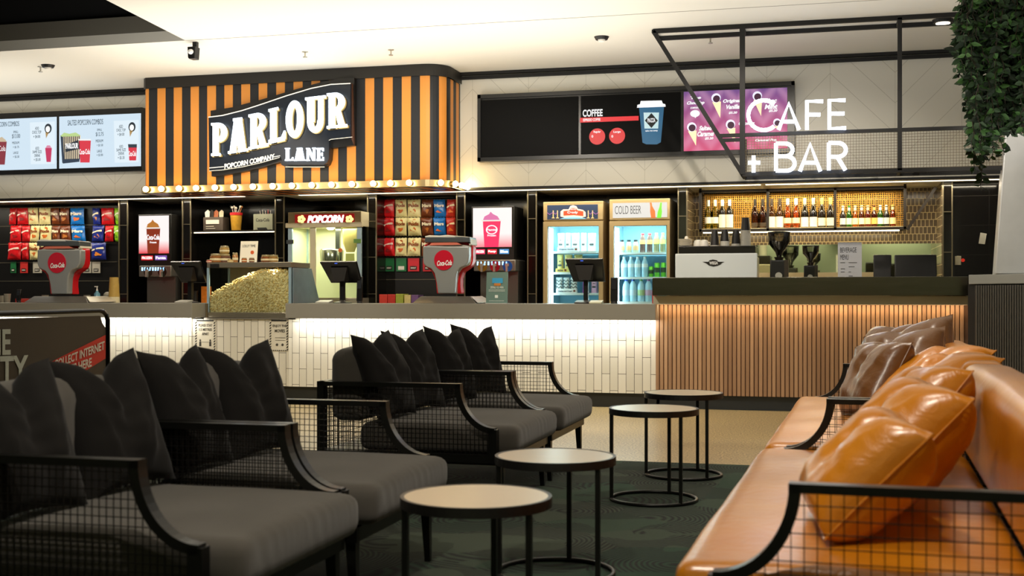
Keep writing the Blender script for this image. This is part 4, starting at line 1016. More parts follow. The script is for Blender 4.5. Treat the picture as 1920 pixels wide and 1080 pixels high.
def bag(px0, py0, px1, py1, kind, lab, grp, Yw=YR, yo=0):
    th = .05; Yc = Yw-.045-yo
    x0, x1, z0, z1 = rect(px0, py0, px1, py1, Yc)
    c1, c2, c3, txt = BT[kind]; rnd = random.Random(int(px0*7+py0)); tw = rnd.uniform(-.012, .012)
    m = MB(); nx, nz = 8, 12
    for s in (-1, 1):
        vs = []
        for j in range(nz+1):
            for i in range(nx+1):
                u, v = -1+2*i/nx, -1+2*j/nz
                t = th/2*((1-u**4)*(1-min(1, abs(v)*1.02)**4))**.5*(1+.18*math.sin(5*v+3*u+px0))
                xx = (x0+x1)/2+u*(x1-x0)/2*(1-.05*(1-v*v)*abs(u))+tw*v
                zz = (z0+z1)/2+v*(z1-z0)/2
                if abs(v) == 1: zz += .003*(1 if i % 2 else -1)
                vs.append((xx, Yc+s*t, zz))
        fs = [(j*(nx+1)+i, j*(nx+1)+i+1, (j+1)*(nx+1)+i+1, (j+1)*(nx+1)+i) for j in range(nz) for i in range(nx)]
        m.add(vs, [f if s < 0 else f[::-1] for f in fs])
    o = m.build('snack_bag', mat(c1, .28, noise=.12, nscale=30, bump=.25, bscale=40), label=lab, cat='snack bag', group=grp, smooth=True)
    W_, H_ = x1-x0, z1-z0; cx = (x0+x1)/2; yf = Yc-th/2-.003
    m = MB()
    if txt: addtext(m, txt, x0+.12*W_, x1-.1*W_, z0+.55*H_, z0+.74*H_, yf, bold=.05, slope=.012, thick=.003)
    else:
        p = [(x0+.1*W_, z0+.50*H_), (x0+.5*W_, z0+.62*H_), (x1-.08*W_, z0+.62*H_), (x1-.12*W_, z0+.74*H_), (x0+.5*W_, z0+.70*H_), (x0+.14*W_, z0+.60*H_)]; m.prism(p, yf, yf+.006)
    m.build('brand_lettering', mat(c2, .4), o)
    m = MB(); q = []
    for i in range(9):
        a = 2*math.pi*i/9; rr = .75+.25*math.sin(i*2.3+px0); q.append((cx+.3*W_*rr*math.cos(a), z0+.33*H_+.15*H_*rr*math.sin(a)))
    m.prism(q, yf+.001, yf+.007)
    if txt == 'Pods':
        m.disc((px0+px1)/2, py0+(py1-py0)*.2, (px1-px0)*.14, yf+.004, yf+.01)
    m.build('product_picture', mat(c3, .4, noise=.3, nscale=60), o)
    m = MB(); m.box(cx-.004, cx+.004, Yc-.01, Yw, z1-.012, z1-.004); m.build('hang_peg', mat('#8a8272', .3, .7), o)
    return o
KN = {'red': 'red', 'pods': 'cream coloured', 'brown': 'brown', 'blue': 'bright blue', 'navy': 'navy blue', 'green': 'lime green', 'orange': 'red and orange'}
rk2 = [(374, 407), (408, 442), (446, 480)]
cols = [(718, 740, 'red'), (741, 763, 'pods'), (764, 789, 'pods'), (790, 812, 'brown'), (813, 836, 'blue'), (837, 855, 'orange')]
for r_, (a, b) in enumerate(rk2):
    for k, (p, q, kd) in enumerate(cols):
        if r_ == 2 and k > 3: continue
        bag(p, a, q, b, kd, '%s snack bag, %s in the %s row of the right rack' % (KN[kd], ORD[k], ('top', 'middle', 'third')[r_]), 'snack bags on the right rack')
L_ = [[(18, 31, 'red'), (32, 53, 'red'), (53, 72, 'pods'), (73, 95, 'pods'), (96, 112, 'brown'), (113, 130, 'brown'), (132, 158, 'blue'), (174, 188, 'navy'), (190, 214, 'red'), (216, 225, 'green')],
      [(19, 40, 'red'), (41, 57, 'red'), (57, 74, 'pods'), (75, 97, 'pods'), (98, 113, 'brown'), (114, 133, 'brown'), (134, 160, 'blue'), (173, 195, 'navy'), (197, 213, 'red'), (215, 225, 'green')],
      [(15, 40, 'red'), (41, 54, 'red'), (55, 75, 'pods'), (76, 95, 'pods'), (171, 199, 'navy')]]
for r_, (row, (a, b)) in enumerate(zip(L_, [(390, 421), (423, 453), (455, 487)])):
    for k, (p, q, kd) in enumerate(row):
        bag(p, a, q, b, kd, '%s snack bag, %s in the %s row of the left rack' % (KN[kd], ORD[k], ('top', 'middle', 'third')[r_]), 'snack bags on the left rack')
for px0, px1, hx, cn, where in ((721, 739, '#1e6a3c', 'green', 'first in the bottom row of the right rack'), (743, 762, '#1e6a3c', 'green', 'second in the bottom row of the right rack'), (765, 786, '#c8202c', 'red', 'third in the bottom row of the right rack'), (793, 811, '#b81a24', 'red', 'partly behind the right soda tower'),
                          (20, 30, '#1e6a3c', 'green', 'at the left end of the left rack'), (38, 52, '#c8302c', 'red', 'left of the left soda tower'), (62, 78, '#b8b2a4', 'white', 'half hidden by the left edge of the left soda tower'), (141, 152, '#b8b2a4', 'white', 'at the right edge of the left soda tower'), (156, 171, '#b8b2a4', 'white', 'second right of the left soda tower'), (173, 188, '#b8b2a4', 'white', 'farthest right on the left rack')):
    y0, y1 = (484, 509) if px0 > 700 else (491, 512)
    x0, x1, z0, z1 = rect(px0, y0, px1, y1, YR-.02); m = MB(); m.box(x0, x1, YR-.024, YR-.012, z0, z1); m.box((x0+x1)/2-.004, (x0+x1)/2+.004, YR-.02, YR, z1-.03, z1-.022)
    o = m.build('gift_card', mat(hx, .4, noise=.1), label='%s gift card pack hanging %s' % (cn, where), cat='gift card', group='gift card packs on the racks', bevel=.002)
    m = MB(); m.box(x0+.2*(x1-x0), x1-.2*(x1-x0), YR-.0255, YR-.024, z0+.12*(z1-z0), z0+.4*(z1-z0)); m.build('card_panel', mat('#1a1612' if px0 != 743 else '#d8d4c8', .4), o)
    m = MB(); addtext(m, 'EVENT', x0+.27*(x1-x0), x1-.27*(x1-x0), z0+.2*(z1-z0), z0+.32*(z1-z0), YR-.0256, bold=.02); m.build('lettering', M_white, o)

# ================================================================== SODA TOWERS
def soda(px_off, py_off, lab, s_=1.0, mirror=False):
    Y = 11.66
    C = lambda pts: [(680+x/4.32, 350+y/4.32) for x, y in pts]
    D_ = lambda pts: [((x-840)*s_+840+px_off, (y-570)*s_+570+py_off) for x, y in C(pts)]
    b = W(838+px_off, 567, Y); c = empty('soda_tower', (b.x, 11.82, 1.005), lab, 'drink dispenser')
    front = [(488, 482), (560, 480), (700, 484), (860, 482), (860, 560), (852, 605), (830, 640), (790, 655), (765, 680), (752, 730), (748, 800), (746, 866), (608, 866), (598, 780), (580, 700), (555, 665), (510, 645), (490, 620), (486, 560)]
    m = MB(); m.prism(pp(D_(front), Y), Y, Y+.10); m.build('front_shell', mat('#a3a6a6', .32, .35), c, bevel=.012)
    rd = [(496, 470), (560, 445), (760, 440), (870, 455), (893, 480), (892, 600), (880, 640), (850, 665), (812, 690), (792, 740), (790, 800), (798, 868), (600, 868), (590, 760), (560, 690), (500, 640)]
    m = MB(); m.prism(pp(D_(rd), Y+.10), Y+.10, Y+.22); m.build('red_shell', mat('#c81a22', .25), c, bevel=.012)
    wh = [(500, 486), (540, 470), (800, 468), (868, 480), (872, 600), (862, 632), (800, 662), (772, 700), (762, 780), (760, 866), (700, 866), (600, 700), (500, 600)]
    m = MB(); m.prism(pp(D_(wh), Y+.06), Y+.075, Y+.101); m.build('white_trim', mat('#d8d2c4', .35), c, bevel=.004)
    m = MB(); m.prism(pp(D_([(528, 412), (888, 412), (888, 452), (520, 452)]), Y+.1), Y+.02, Y+.24); m.build('grey_collar', mat('#62686c', .3, .5), c, bevel=.004)
    m = MB(); m.prism(pp(D_([(522, 405), (560, 396), (640, 400), (700, 394), (760, 400), (870, 408), (893, 425), (897, 470), (880, 480), (876, 415), (528, 415)]), Y+.12), Y+.04, Y+.26); m.build('top_cap', mat('#e6e0d2', .4), c, bevel=.006)
    m = MB(); m.prism(pp(D_([(560, 455), (760, 448), (800, 470), (540, 476)]), Y+.04), Y+.03, Y+.12); m.build('pink_panel', mat('#e8806a', .35), c)
    q = D_([(656, 595)])[0]; m = MB(); m.disc(q[0], q[1], 18*s_, Y-.008, Y); dd = m.build('logo_disc', mat('#c81c34', .25), c)
    a = D_([(600, 575), (722, 628)]); m = MB(); z = rect(a[0][0], a[0][1], a[1][0], a[1][1], Y-.008)
    addtext(m, 'Coca-Cola', z[0], z[1], z[2]-.018, z[3]-.03, Y-.0085, bold=.035, shear=.15, slope=.045); m.build('lettering', M_wht, dd)
    # steel drip base and tray
    x0, x1 = W(775+px_off, 568, 11.55).x, W(895+px_off, 568, 11.55).x
    m = MB(); h = .07; t0, t1 = x0+.06, x1-.09
    vs = [(x0, 11.50, 1.007), (x1, 11.50, 1.007), (x1, 12.02, 1.007), (x0, 12.02, 1.007), (t0, 11.60, 1.007+h), (t1, 11.60, 1.007+h), (t1, 12.0, 1.007+h), (t0, 12.0, 1.007+h)]
    m.add(vs, [(3, 2, 1, 0), (4, 5, 6, 7), (0, 1, 5, 4), (1, 2, 6, 5), (2, 3, 7, 6), (3, 0, 4, 7)]); m.build('drip_base', mat('#5d5850', .3, .5), c, bevel=.004)
    m = MB(); vs = [(t1+.01, 11.60, 1.005+h), (x1+.01, 11.53, 1.015), (x1+.03, 12.0, 1.02), (t1+.01, 12.0, 1.01+h)]; m.add(vs+[(a_, b_, z_-.004) for a_, b_, z_ in vs], [(0, 1, 2, 3), (7, 6, 5, 4), (0, 4, 5, 1), (1, 5, 6, 2), (2, 6, 7, 3), (3, 7, 4, 0)])
    m.build('side_tray', mat('#cfc8b8', .25, .4), c)
    return c
soda(0, 0, 'grey and red soda tower with round logo on the middle counter')
soda(-726, 0, 'grey and red soda tower with round red logo on the left counter', .94)

# ================================================================== FROZEN DRINK MACHINES
def frozen(px0, px1, py0, py1, lab, cup, dome, bgc, labels, taps, base):
    Y = 13.0; x0, x1, z0, z1 = rect(px0, py0, px1, py1, Y); x1 -= .03
    c = empty('frozen_drink_machine', ((x0+x1)/2, 13.3, .975), lab, 'drink machine')
    wd, ht = x1-x0, z1-z0
    zc = z0-.30*ht; zb = z0-.58*ht
    m = MB(); m.box(x0, x1, Y, Y+.42, zc, z1); m.build('housing', mat('#1a1815', .35), c, bevel=.006)
    dx0, dx1, dz0, dz1 = x0+.045*wd, x1-.05*wd, z0+.01*ht, z1-.035*ht
    m = MB(); m.box(dx0-.01, dx1+.01, Y-.012, Y, dz0-.01, dz1+.01); m.build('display_rim', mat('#3b3832', .3, .4), c)
    def bg(nt, bb):
        p, (x, y, z) = pos(nt); f = math_(nt, 'DIVIDE', math_(nt, 'SUBTRACT', z, dz0), (dz1-dz0)*.34)
        f = math_(nt, 'MINIMUM', math_(nt, 'MAXIMUM', f, 0), 1)
        nt.links.new(mix_(nt, f, lin(bgc), lin('#fdf2f0')), bb.inputs['Emission Color']); bb.inputs['Emission Strength'].default_value = 1.05; bb.inputs['Base Color'].default_value = (.02,)*3+(1,)
    m = MB(); m.box(dx0, dx1, Y-.016, Y-.011, dz0, dz1); m.build('display', nmat('drink_display', bg), c)
    P = lambda pts, y: [(dx0+u*(dx1-dx0), dz0+v*(dz1-dz0)) for u, v in pts]
    y = Y-.020
    m = MB(); m.prism(P([(.30, .0), (.66, .0), (.72, .66), (.26, .66)], y), y, y+.004); m.build('picture', SM(cup, .9), c)
    m = MB(); m.prism(P([(.26, .68), (.30, .78), (.42, .84), (.46, .90), (.52, .84), (.64, .78), (.70, .68)], y), y+.001, y+.004); m.build('picture', SM(dome, .95), c)
    m = MB(); m.prism(P([(.23, .655), (.73, .655), (.74, .69), (.22, .69)], y), y-.001, y+.003); m.build('picture', SM('#f6eee6', .95), c)
    m = MB(); q0, q1 = P([(.28, .36), (.70, .50)], y)
    if 'Coca' in labels[0]: addtext(m, labels[0], q0[0], q1[0], q0[1], q1[1], y-.002, bold=.03)
    else:
        for pl in ring(.49, .44, .15, .12, .12, .095, 0, 360, 20): m.prism(P(pl, y), y-.002, y)
        q0, q1 = P([(.36, .41), (.62, .47)], y); addtext(m, 'Fanta', q0[0], q1[0], q0[1], q1[1], y-.002, bold=.03)
    m.build('lettering', SM('#ffffff', 1.1), c); m = MB()
    q0, q1 = P([(.38, .27), (.60, .32)], y); addtext(m, 'Frozen', q0[0], q1[0], q0[1], q1[1], y-.002, bold=.03); m.build('lettering', SM('#ffffff', 1.1), c)
    n = len(labels)-1
    for i, (hx, tt) in enumerate(labels[1:]):
        a = x0+wd*(.08+.84*i/n)+.01; b = a+wd*.84/n-.03; za, zb_ = z0-.16*ht, z0-.04*ht
        m = MB(); m.box(a, b, Y-.006, Y, za, zb_); o = m.build('flavour_label', SM(hx, .7), c)
        m = MB(); addtext(m, tt, a+.01, b-.01, za+.012, zb_-.012, Y-.007, bold=.03); m.build('lettering', SM('#ffffff', .9), o)
    m = MB(); m.box(x0+.04, x1+.03, Y-.05, Y+.40, zb, zc); m.build('dispensing_panel', mat('#8a857c', .3, .7), c, bevel=.01)
    m = MB()
    for i in range(9): m.box(x0+.08+i*(wd-.12)/9, x0+.095+i*(wd-.12)/9, Y-.058, Y-.05, zc-.06, zc-.02)
    m.build('light_row', SM('#9fd4ff', 2.5), c)
    for i, tc_ in enumerate(taps):
        cx = x0+.07+(wd-.06)*(i+.5)/len(taps); cz = (zb+zc)/2-.01
        m = MB(); m.prism([(cx+.055*math.cos(2*math.pi*k/20), cz+.06*math.sin(2*math.pi*k/20)) for k in range(20)], Y-.058, Y-.05); o = m.build('barrel_window', mat(tc_, .2), c)
        m = MB(); m.box(cx-.010, cx+.010, Y-.10, Y-.058, cz-.06, cz+.01); m.box(cx-.02, cx+.02, Y-.085, Y-.06, cz+.0, cz+.03); m.build('tap_handle', mat('#cfcabd', .25, .7), o)
    m = MB(); m.box(x0+.09, x1+.03, Y+.05, Y+.40, .977, zb); m.build('base_cabinet', mat('#6f6b64', .3, .7), c)
    m = MB(); m.box(x0+.05, x1+.04, Y-.06, Y+.05, .977, .99); m.build('drip_tray', mat('#8a857c', .3, .7), c)
    return c
frozen(259, 325, 402, 476, 'frozen cola machine with a lit picture of a dark drink, left of the popcorn case', '#7a2c18', '#c07a30', '#e8404c', ['Coca-Cola', ('#c81828', 'FROZEN'), ('#7a5ab0', 'Fanta')], ['#2c1a10', '#1a1412'], '')
frozen(884, 969, 387, 464, 'frozen drink machine with a lit picture of a pink drink, left of the fridges', '#e0285a', '#e878b0', '#f0828c', ['Fan', ('#d02858', 'FROZEN'), ('#c82038', 'Rasp'), ('#4c8ac8', 'Blue')], ['#8a6420', '#a01424', '#1c50a0'], '')
# thermometer style tube and flap left of the frozen machine are part of the wall; teal stand on the counter
def stand_sign(px0, py0, px1, py1, Y, zb, colr, lab, lines, emit=0, txtc='#e8ece4'):
    x0, x1, z0, z1 = rect(px0, py0, px1, py1, Y)
    c = empty('counter_sign', ((x0+x1)/2, Y, zb), lab, 'counter sign')
    m = MB(); m.prismx([(Y, zb), (Y+.008, zb), (Y+.04, z1), (Y+.032, z1)], x0, x1); m.build('panel', mat(colr, .5), c)
    m = MB(); m.box(x0, x1, Y-.02, Y+.09, zb, zb+.006); m.build('foot', mat('#b8bcb8', .1), c)
    m = MB()
    for s_, u0, v0, u1, v1 in lines:
        yy = Y+.034*((v0+v1)/2)-.002+ .0
        if s_: addtext(m, s_, x0+u0*(x1-x0), x0+u1*(x1-x0), zb+v0*(z1-zb), zb+v1*(z1-zb), yy, bold=.0)
        else: m.box(x0+u0*(x1-x0), x0+u1*(x1-x0), yy-.002, yy, zb+v0*(z1-zb), zb+v1*(z1-zb))
    m.build('lettering', mat(txtc, .5), c); return c, x0, x1, z1
c, x0, x1, z1 = stand_sign(911, 510, 951, 568, 11.55, 1.006, '#5f7a70', 'grey green counter sign beside the right soda tower', [('SPEND TO WIN', .2, .48, .8, .55), (None, .12, .43, .88, .44), (None, .12, .39, .88, .40), (None, .42, .18, .56, .27), (None, .15, .08, .85, .09)])
m = MB(); m.box(x0+.06, x1-.05, 11.55+.016, 11.57, 1.006+.20, 1.006+.25); m.build('picture', mat('#3f9fd0', .4), c)
m = MB(); m.box(x0+.08, x1-.07, 11.55+.012, 11.57, 1.006+.175, 1.006+.20); m.build('picture', mat('#c8803c', .4), c)

# ================================================================== POS TERMINALS
def pos_terminal(px, pw, py0, py1, Y, zb, lab, flip=1, solid=False):
    p = W(px, py1, Y); zt = W(px, py0, Y).z; w_ = abs(W(px+pw, py0, Y).x-p.x)/1
    c = empty('point_of_sale_screen', (p.x, Y, zb), lab, 'till screen')
    x = p.x; h = zt-zb; w2 = w_/2
    # rear view: tilted slab, wide at top, dark
    m = MB(); zl = zb+h*.50
    vs = [(x-w2, Y-.13, zt), (x+w2, Y-.13, zt), (x+w2*.9, Y+.05, zl), (x-w2*.75, Y+.05, zl), (x-w2, Y-.09, zt+.012), (x+w2, Y-.09, zt+.012), (x+w2*.95, Y+.09, zl+.0), (x-w2*.75, Y+.09, zl+.0)]
    m.add(vs, [(0, 3, 2, 1), (4, 5, 6, 7), (0, 1, 5, 4), (1, 2, 6, 5), (2, 3, 7, 6), (3, 0, 4, 7)]); m.build('screen_housing', mat('#0b0a09', .22), c, bevel=.006)
    m = MB(); ymid = Y-.05
    m.prism([(x-.09, zt-.055), (x+.09, zt-.055), (x+.06, zl+.015), (x-.05, zl+.015)], Y-.10, Y+.02); m.build('rear_cover', mat('#1d1a17', .4), c)
    m = MB(); m.box(x-.03, x-.005, Y-.135, Y-.12, zt-.018, zt-.010); m.build('logo_mark', mat('#4060e0', .3, emit=.6), c)
    m = MB(); m.box(x-.022, x+.022, Y-.02, Y+.03, zb+.01, zl+.06); m.build('pole', mat('#070707', .35), c)
    m = MB(); m.lathe([(.10, 0), (.10, .008), (.04, .018), (.03, .03)], (x, Y, zb), 24); m.build('foot', mat('#2a2723', .35), c)
    return c
pos_terminal(357, 56, 492, 568, 11.78, 1.006, 'black till screen on a pole at the right end of the left counter')
pos_terminal(642, 68, 492, 568, 11.70, 1.006, 'black till screen on a pole in front of the popcorn machine')
pos_terminal(1099, 70, 487, 568, 11.70, 1.006, 'black till screen on a pole in front of the snack fridge')
def reader(px, py0, Y, zb, lab, w_=.07):
    p = W(px, py0, Y); c = empty('card_reader', (p.x, Y, zb), lab, 'card reader'); h = p.z-zb
    m = MB(); m.prismx([(Y, zb+.02), (Y+.03, zb+.02), (Y+.05, zb+h), (Y+.02, zb+h)], p.x-w_/2, p.x+w_/2); m.build('body', mat('#0e0d0d', .25), c, bevel=.006)
    m = MB(); m.lathe([(w_*.5, 0), (w_*.45, .02), (.012, .03)], (p.x, Y+.02, zb), 16); m.build('stand', M_blk, c)
    m = MB(); m.prismx([(Y+.002, zb+h*.55), (Y+.005, zb+h*.55), (Y+.021, zb+h*.93), (Y+.014, zb+h*.93)], p.x-w_*.36, p.x+w_*.36); m.build('reader_screen', mat('#25272a', .1), c)
reader(673, 519, 11.72, 1.006, 'small black card reader beside the till screen at the popcorn machine', .06)
reader(1151, 520, 11.68, 1.006, 'small black card reader in front of the cold beer fridge')
reader(33, 543, 11.75, 1.006, 'small black card reader leaning on the far left counter', .05)
def low_pad(px, Y, lab, c1='#3a3630'):
    p = W(px, 566, Y); m = MB(); m.prismx([(Y, 1.006), (Y+.12, 1.006), (Y+.12, 1.04), (Y, 1.02)], p.x-.07, p.x+.08); m.build('printer_pad', mat(c1, .35), label=lab, cat='keypad', bevel=.004)
low_pad(603, 11.6, 'pale flat payment pad at the foot of the till screen by the popcorn machine', '#a8a498')
low_pad(338, 11.6, 'pale flat payment pad at the right end of the left counter', '#a8a498')
low_pad(1090, 11.56, 'dark flat keypad under the till screen in front of the snack fridge')
low_pad(1112, 11.56, 'pale notepad under the till screen in front of the snack fridge', '#c8c2a0')

# ================================================================== POPCORN WARMER
Y = 11.76; x0, x1 = XX(392, Y), XX(541, Y); Yb_ = 12.24
z0 = .852; zt = 1.436
c = empty('popcorn_warmer', ((x0+x1)/2, 11.95, .85), 'glass popcorn warmer case heaped with popcorn between the two counters', 'popcorn case')
m = MB(); m.box(x0-.02, x1+.03, Y-.01, Yb_, z0, z0+.055); m.build('base', mat('#9a927e', .25, .7), c, bevel=.004)
m = MB(); m.box(x0-.02, x1+.03, Y-.01, Yb_+.0, zt-.055, zt); m.build('top_hood', mat('#8c8474', .25, .6), c, bevel=.004)
for xx in (x0-.014, x1+.012):
    m = MB(); m.box(xx-.012, xx+.014, Y, Y+.02, z0+.055, zt-.055); m.build('corner_post', mat('#a9c4d4', .2, .4), c)
    m = MB(); m.box(xx-.008, xx+.008, Yb_-.02, Yb_, z0+.055, zt-.055); m.build('corner_post', mat('#a9c4d4', .2, .4), c)
m = MB(); m.box(x0, x1, Y, Y+.004, z0+.055, zt-.055); m.box(x1+.018, x1+.021, Y+.02, Yb_-.02, z0+.055, zt-.055); m.build('glass_pane', M_glass, c)
m = MB(); m.box(x0, x1, Yb_-.012, Yb_, z0+.055, zt-.055); m.build('back_panel', mat('#a8a08a', .3, .6), c)
# sloped side guard to the right
a = [(x1+.03, 1.006), (x1+.245, 1.006), (x1+.19, zt), (x1+.03, zt)]
m = MB(); m.prismx([(11.79, 1.007), (12.48, 1.007), (12.26, zt-.06), (11.79, zt-.06)], x1+.03, x1+.038); m.build('side_guard', mat('#8ea2ac', .2, .45, noise=.25, nscale=6), c)
r = rect(394, 495, 411, 502, Y-.012); m = MB(); m.box(r[0], r[1], Y-.014, Y-.01, r[2], r[3]); m.build('maker_plate', mat('#15120f', .4), c)
random.seed(11); m = MB()
def heap(u): return z0+.055+.17+.27*min(1, max(0, (u-.0)/.62))**.8*(1 if u < .7 else 1-.02*(u-.7))
def kernel(p, s_):
    for k in range(3):
        q = Vector(p)+Vector((random.uniform(-1, 1), random.uniform(-1, 1), random.uniform(-1, 1)))*s_*.55
        r_ = s_*random.uniform(.45, .75); f = (1+5**.5)/2; L = (1+f*f)**.5; V = []
        for a_, b_ in ((1, f), (-1, f), (1, -f), (-1, -f)):
            V += [(a_, b_, 0), (0, a_, b_), (b_, 0, a_)]
        V = [Vector(v)*(r_/L)+q for v in V]
        global ICO
        m.add(V, ICO)
# icosahedron faces by nearest-neighbour test
f_ = (1+5**.5)/2; V_ = []
for a_, b_ in ((1, f_), (-1, f_), (1, -f_), (-1, -f_)): V_ += [Vector((a_, b_, 0)), Vector((0, a_, b_)), Vector((b_, 0, a_))]
ICO = []
for i in range(12):
    for j in range(i+1, 12):
        for k in range(j+1, 12):
            if all(abs((V_[a]-V_[b]).length-2) < .01 for a, b in ((i, j), (j, k), (i, k))):
                n_ = (V_[j]-V_[i]).cross(V_[k]-V_[i]); ICO.append((i, j, k) if n_.dot(V_[i]) > 0 else (i, k, j))
Wd = x1-x0
for iu in range(46):
    u = (iu+.5)/46; h = heap(u)
    z = z0+.065
    while z < h:
        m.mi = random.choice((0, 0, 1)); kernel((x0+u*Wd+random.uniform(-.006, .006), Y+.022+random.uniform(0, .008), z+random.uniform(-.006, .006)), .0115); z += .0175
    for iv in range(12):
        m.mi = random.choice((0, 1)); kernel((x0+u*Wd, Y+.03+iv*.03, h+random.uniform(-.008, .014)), .014)
M_pop = [mat('#ffe8b8', .7, key='p1'), mat('#ecca88', .7, key='p2')]
m.mi = 0
m.add([(x0+u/12*Wd, Y+.03, heap(u/12)-.02) for u in range(13)]+[(x0+u/12*Wd, Yb_-.02, heap(u/12)-.02) for u in range(13)]+[(x0+u/12*Wd, Y+.03, z0+.05) for u in range(13)],
      [(i, i+1, 14+i, 13+i) for i in range(12)]+[(26+i, 27+i, i+1, i) for i in range(12)])
m.build('popcorn', M_pop, label='heap of yellow popcorn inside the glass warmer case', cat='popcorn', kind='stuff')
for k in range(3): spot('warmer_lamp', (x0+Wd*(.2+.3*k), 11.80, zt-.062), (x0+Wd*(.2+.3*k), 11.84, .9), 9, 150, .6, .01, (1, .88, .62))
# jars, tins and price card on top of the warmer
jc = 0
def jar(px, Y, zb, hh, r_, lab, c1):
    x = XX(px, Y); c = empty('lolly_jar', (x, Y, zb), lab, 'jar', 'glass lolly jars on the popcorn case')
    m = MB(); m.lathe([(r_*.8, 0), (r_, .01), (r_, hh*.72), (r_*.8, hh*.8)], (x, Y, zb), 14); m.build('glass_body', mat(c1, .15, noise=.6, nscale=45), c, smooth=True)
    m = MB(); m.lathe([(r_*.86, hh*.8), (r_*.86, hh*.97), (r_*.7, hh)], (x, Y, zb), 14); m.build('lid', mat('#c9b98c', .25, .6), c, smooth=True)
    m = MB(); m.lathe([(r_*1.01, hh*.28), (r_*1.01, hh*.5)], (x, Y, zb), 14); m.build('label_band', mat('#d8cba4', .4, noise=.3, nscale=80), c)
for px, yy, zb, hh, r_, lab, c1 in ((405, 11.95, zt, .10, .065, 'wide glass jar at the left on the popcorn case', '#8a5a30'), (422, 12.0, zt, .10, .06, 'glass jar under the topmost jar on the popcorn case', '#6b4a3a'),
        (421, 12.0, zt+.10, .085, .052, 'glass jar stacked on top at the left of the popcorn case', '#a88a50'), (392, 11.88, zt, .035, .03, 'smallest jar at the left edge of the popcorn case', '#b03040'),
        (441, 11.95, zt, .11, .03, 'tall thin jar left of the white price card', '#9a6a3a'), (499, 12.0, zt, .085, .055, 'glass jar right of the white price card', '#7a4a2a'), (513, 12.0, zt, .085, .05, 'rightmost glass jar on the popcorn case', '#93703c'),
        (432, 11.85, zt, .035, .032, 'low tin in front of the jars on the popcorn case', '#c0a060'), (458, 11.84, zt, .05, .03, 'low orange jar at the left foot of the price card', '#b05a2a'), (472, 11.84, zt, .05, .03, 'low brown jar at the right foot of the price card', '#7c5040')):
    jar(px, yy, zb, hh, r_, lab, c1)
c, x0_, x1_, z1_ = stand_sign(449, 452, 481, 491, 11.98, zt, '#e9e4d2', 'white price card standing among jars on the popcorn case', [('LOLLY TIME', .12, .72, .88, .84)], txtc='#2a2722')
for u, v in ((.72, .48), (.25, .22)):
    m = MB(); a_ = x0_+u*(x1_-x0_); b_ = zt+v*(z1_-zt); m.prism([(a_+.02*math.cos(k*.4), b_+.02*math.sin(k*.4)) for k in range(16)], 11.98+.01, 12.0+.01); m.build('price_spot', mat('#d8602c', .5), c)

# ================================================================== POPCORN MACHINE
Y = 12.86; Yr = 13.38; x0, x1 = XX(540, Y), XX(677, Y); z1 = W(608, 397, Y).z; zh = W(608, 425, Y).z; zb = .977
c = empty('popcorn_machine', ((x0+x1)/2, 13.0, 0), 'large glass popcorn machine with a lit red POPCORN sign', 'popcorn machine')
m = MB(); m.box(x0, x1, Y, Yr, zh, z1); m.box(x0-.02, x1+.02, Y-.03, Y+.02, zh-.01, zh+.045); m.build('top_housing', mat('#cfc3a0', .35), c, bevel=.006)
m = MB(); m.box(x0, x1, Y-.0, Yr, .976, 1.06); m.build('base_cabinet', mat('#b9b19a', .25, .6), c, bevel=.005)
for xx in (x0, x1-.05): m = MB(); m.box(xx, xx+.05, Y, Y+.03, 1.06, zh); m.build('corner_post', mat('#b5cedd', .25, .3), c)
for xx in (x0, x1-.03): m = MB(); m.box(xx, xx+.03, Yr-.03, Yr, 1.06, zh); m.build('corner_post', mat('#b5cedd', .25, .3), c)
m = MB(); m.box(x0+.05, x1-.05, Y+.005, Y+.010, 1.06, zh); m.box(x1-.006, x1, Y+.03, Yr-.03, 1.06, zh); m.build('glass_pane', M_glass, c)
m = MB(); m.box(x0+.03, x1-.03, Yr-.02, Yr, 1.06, zh); m.box(x0, x0+.01, Y+.03, Yr-.03, 1.06, zh); m.build('back_panel', mat('#d6d8b4', .35), c)
xd = XX(586, Y)
m = MB(); m.box(xd-.03, xd+.03, Y-.006, Y+.03, 1.06, zh); m.box(xd+.03, xd+.04, Y-.003, Y+.01, 1.06, zh); m.build('centre_post', mat('#e0d8b8', .3, .3), c)
m = MB(); m.box(x0-.015, x0+.07, Y-.012, Y, zh-.19, zh-.145); m.build('hinge', mat('#3a3f42', .4), c)
m = MB(); m.box(x1-.085, x1, Y-.012, Y, zh-.19, zh-.145); m.build('hinge', mat('#5f8a3c', .4), c)
r = rect(553, 401.5, 664, 420.5, Y-.01)
m = MB(); m.box(r[0], r[1], Y-.012, Y, r[2], r[3]); sg = m.build('lit_sign', SM('#8a0f14', .8), c)
m = MB(); T(m, 'POPCORN', 576, 403.5, 642, 419, Y-.013, bold=.05, shear=.22, thick=.004); m.build('lettering', SM('#fff2e6', 3), sg)
m = MB()
for px in (565, 655):
    for k in range(5):
        a_ = 2*math.pi*k/5; m.disc(px+4.5*math.cos(a_), 411+4.5*math.sin(a_), 3.2, Y-.016, Y-.013)
m.build('popcorn_emblem', SM('#ffe48a', 1.6), sg)
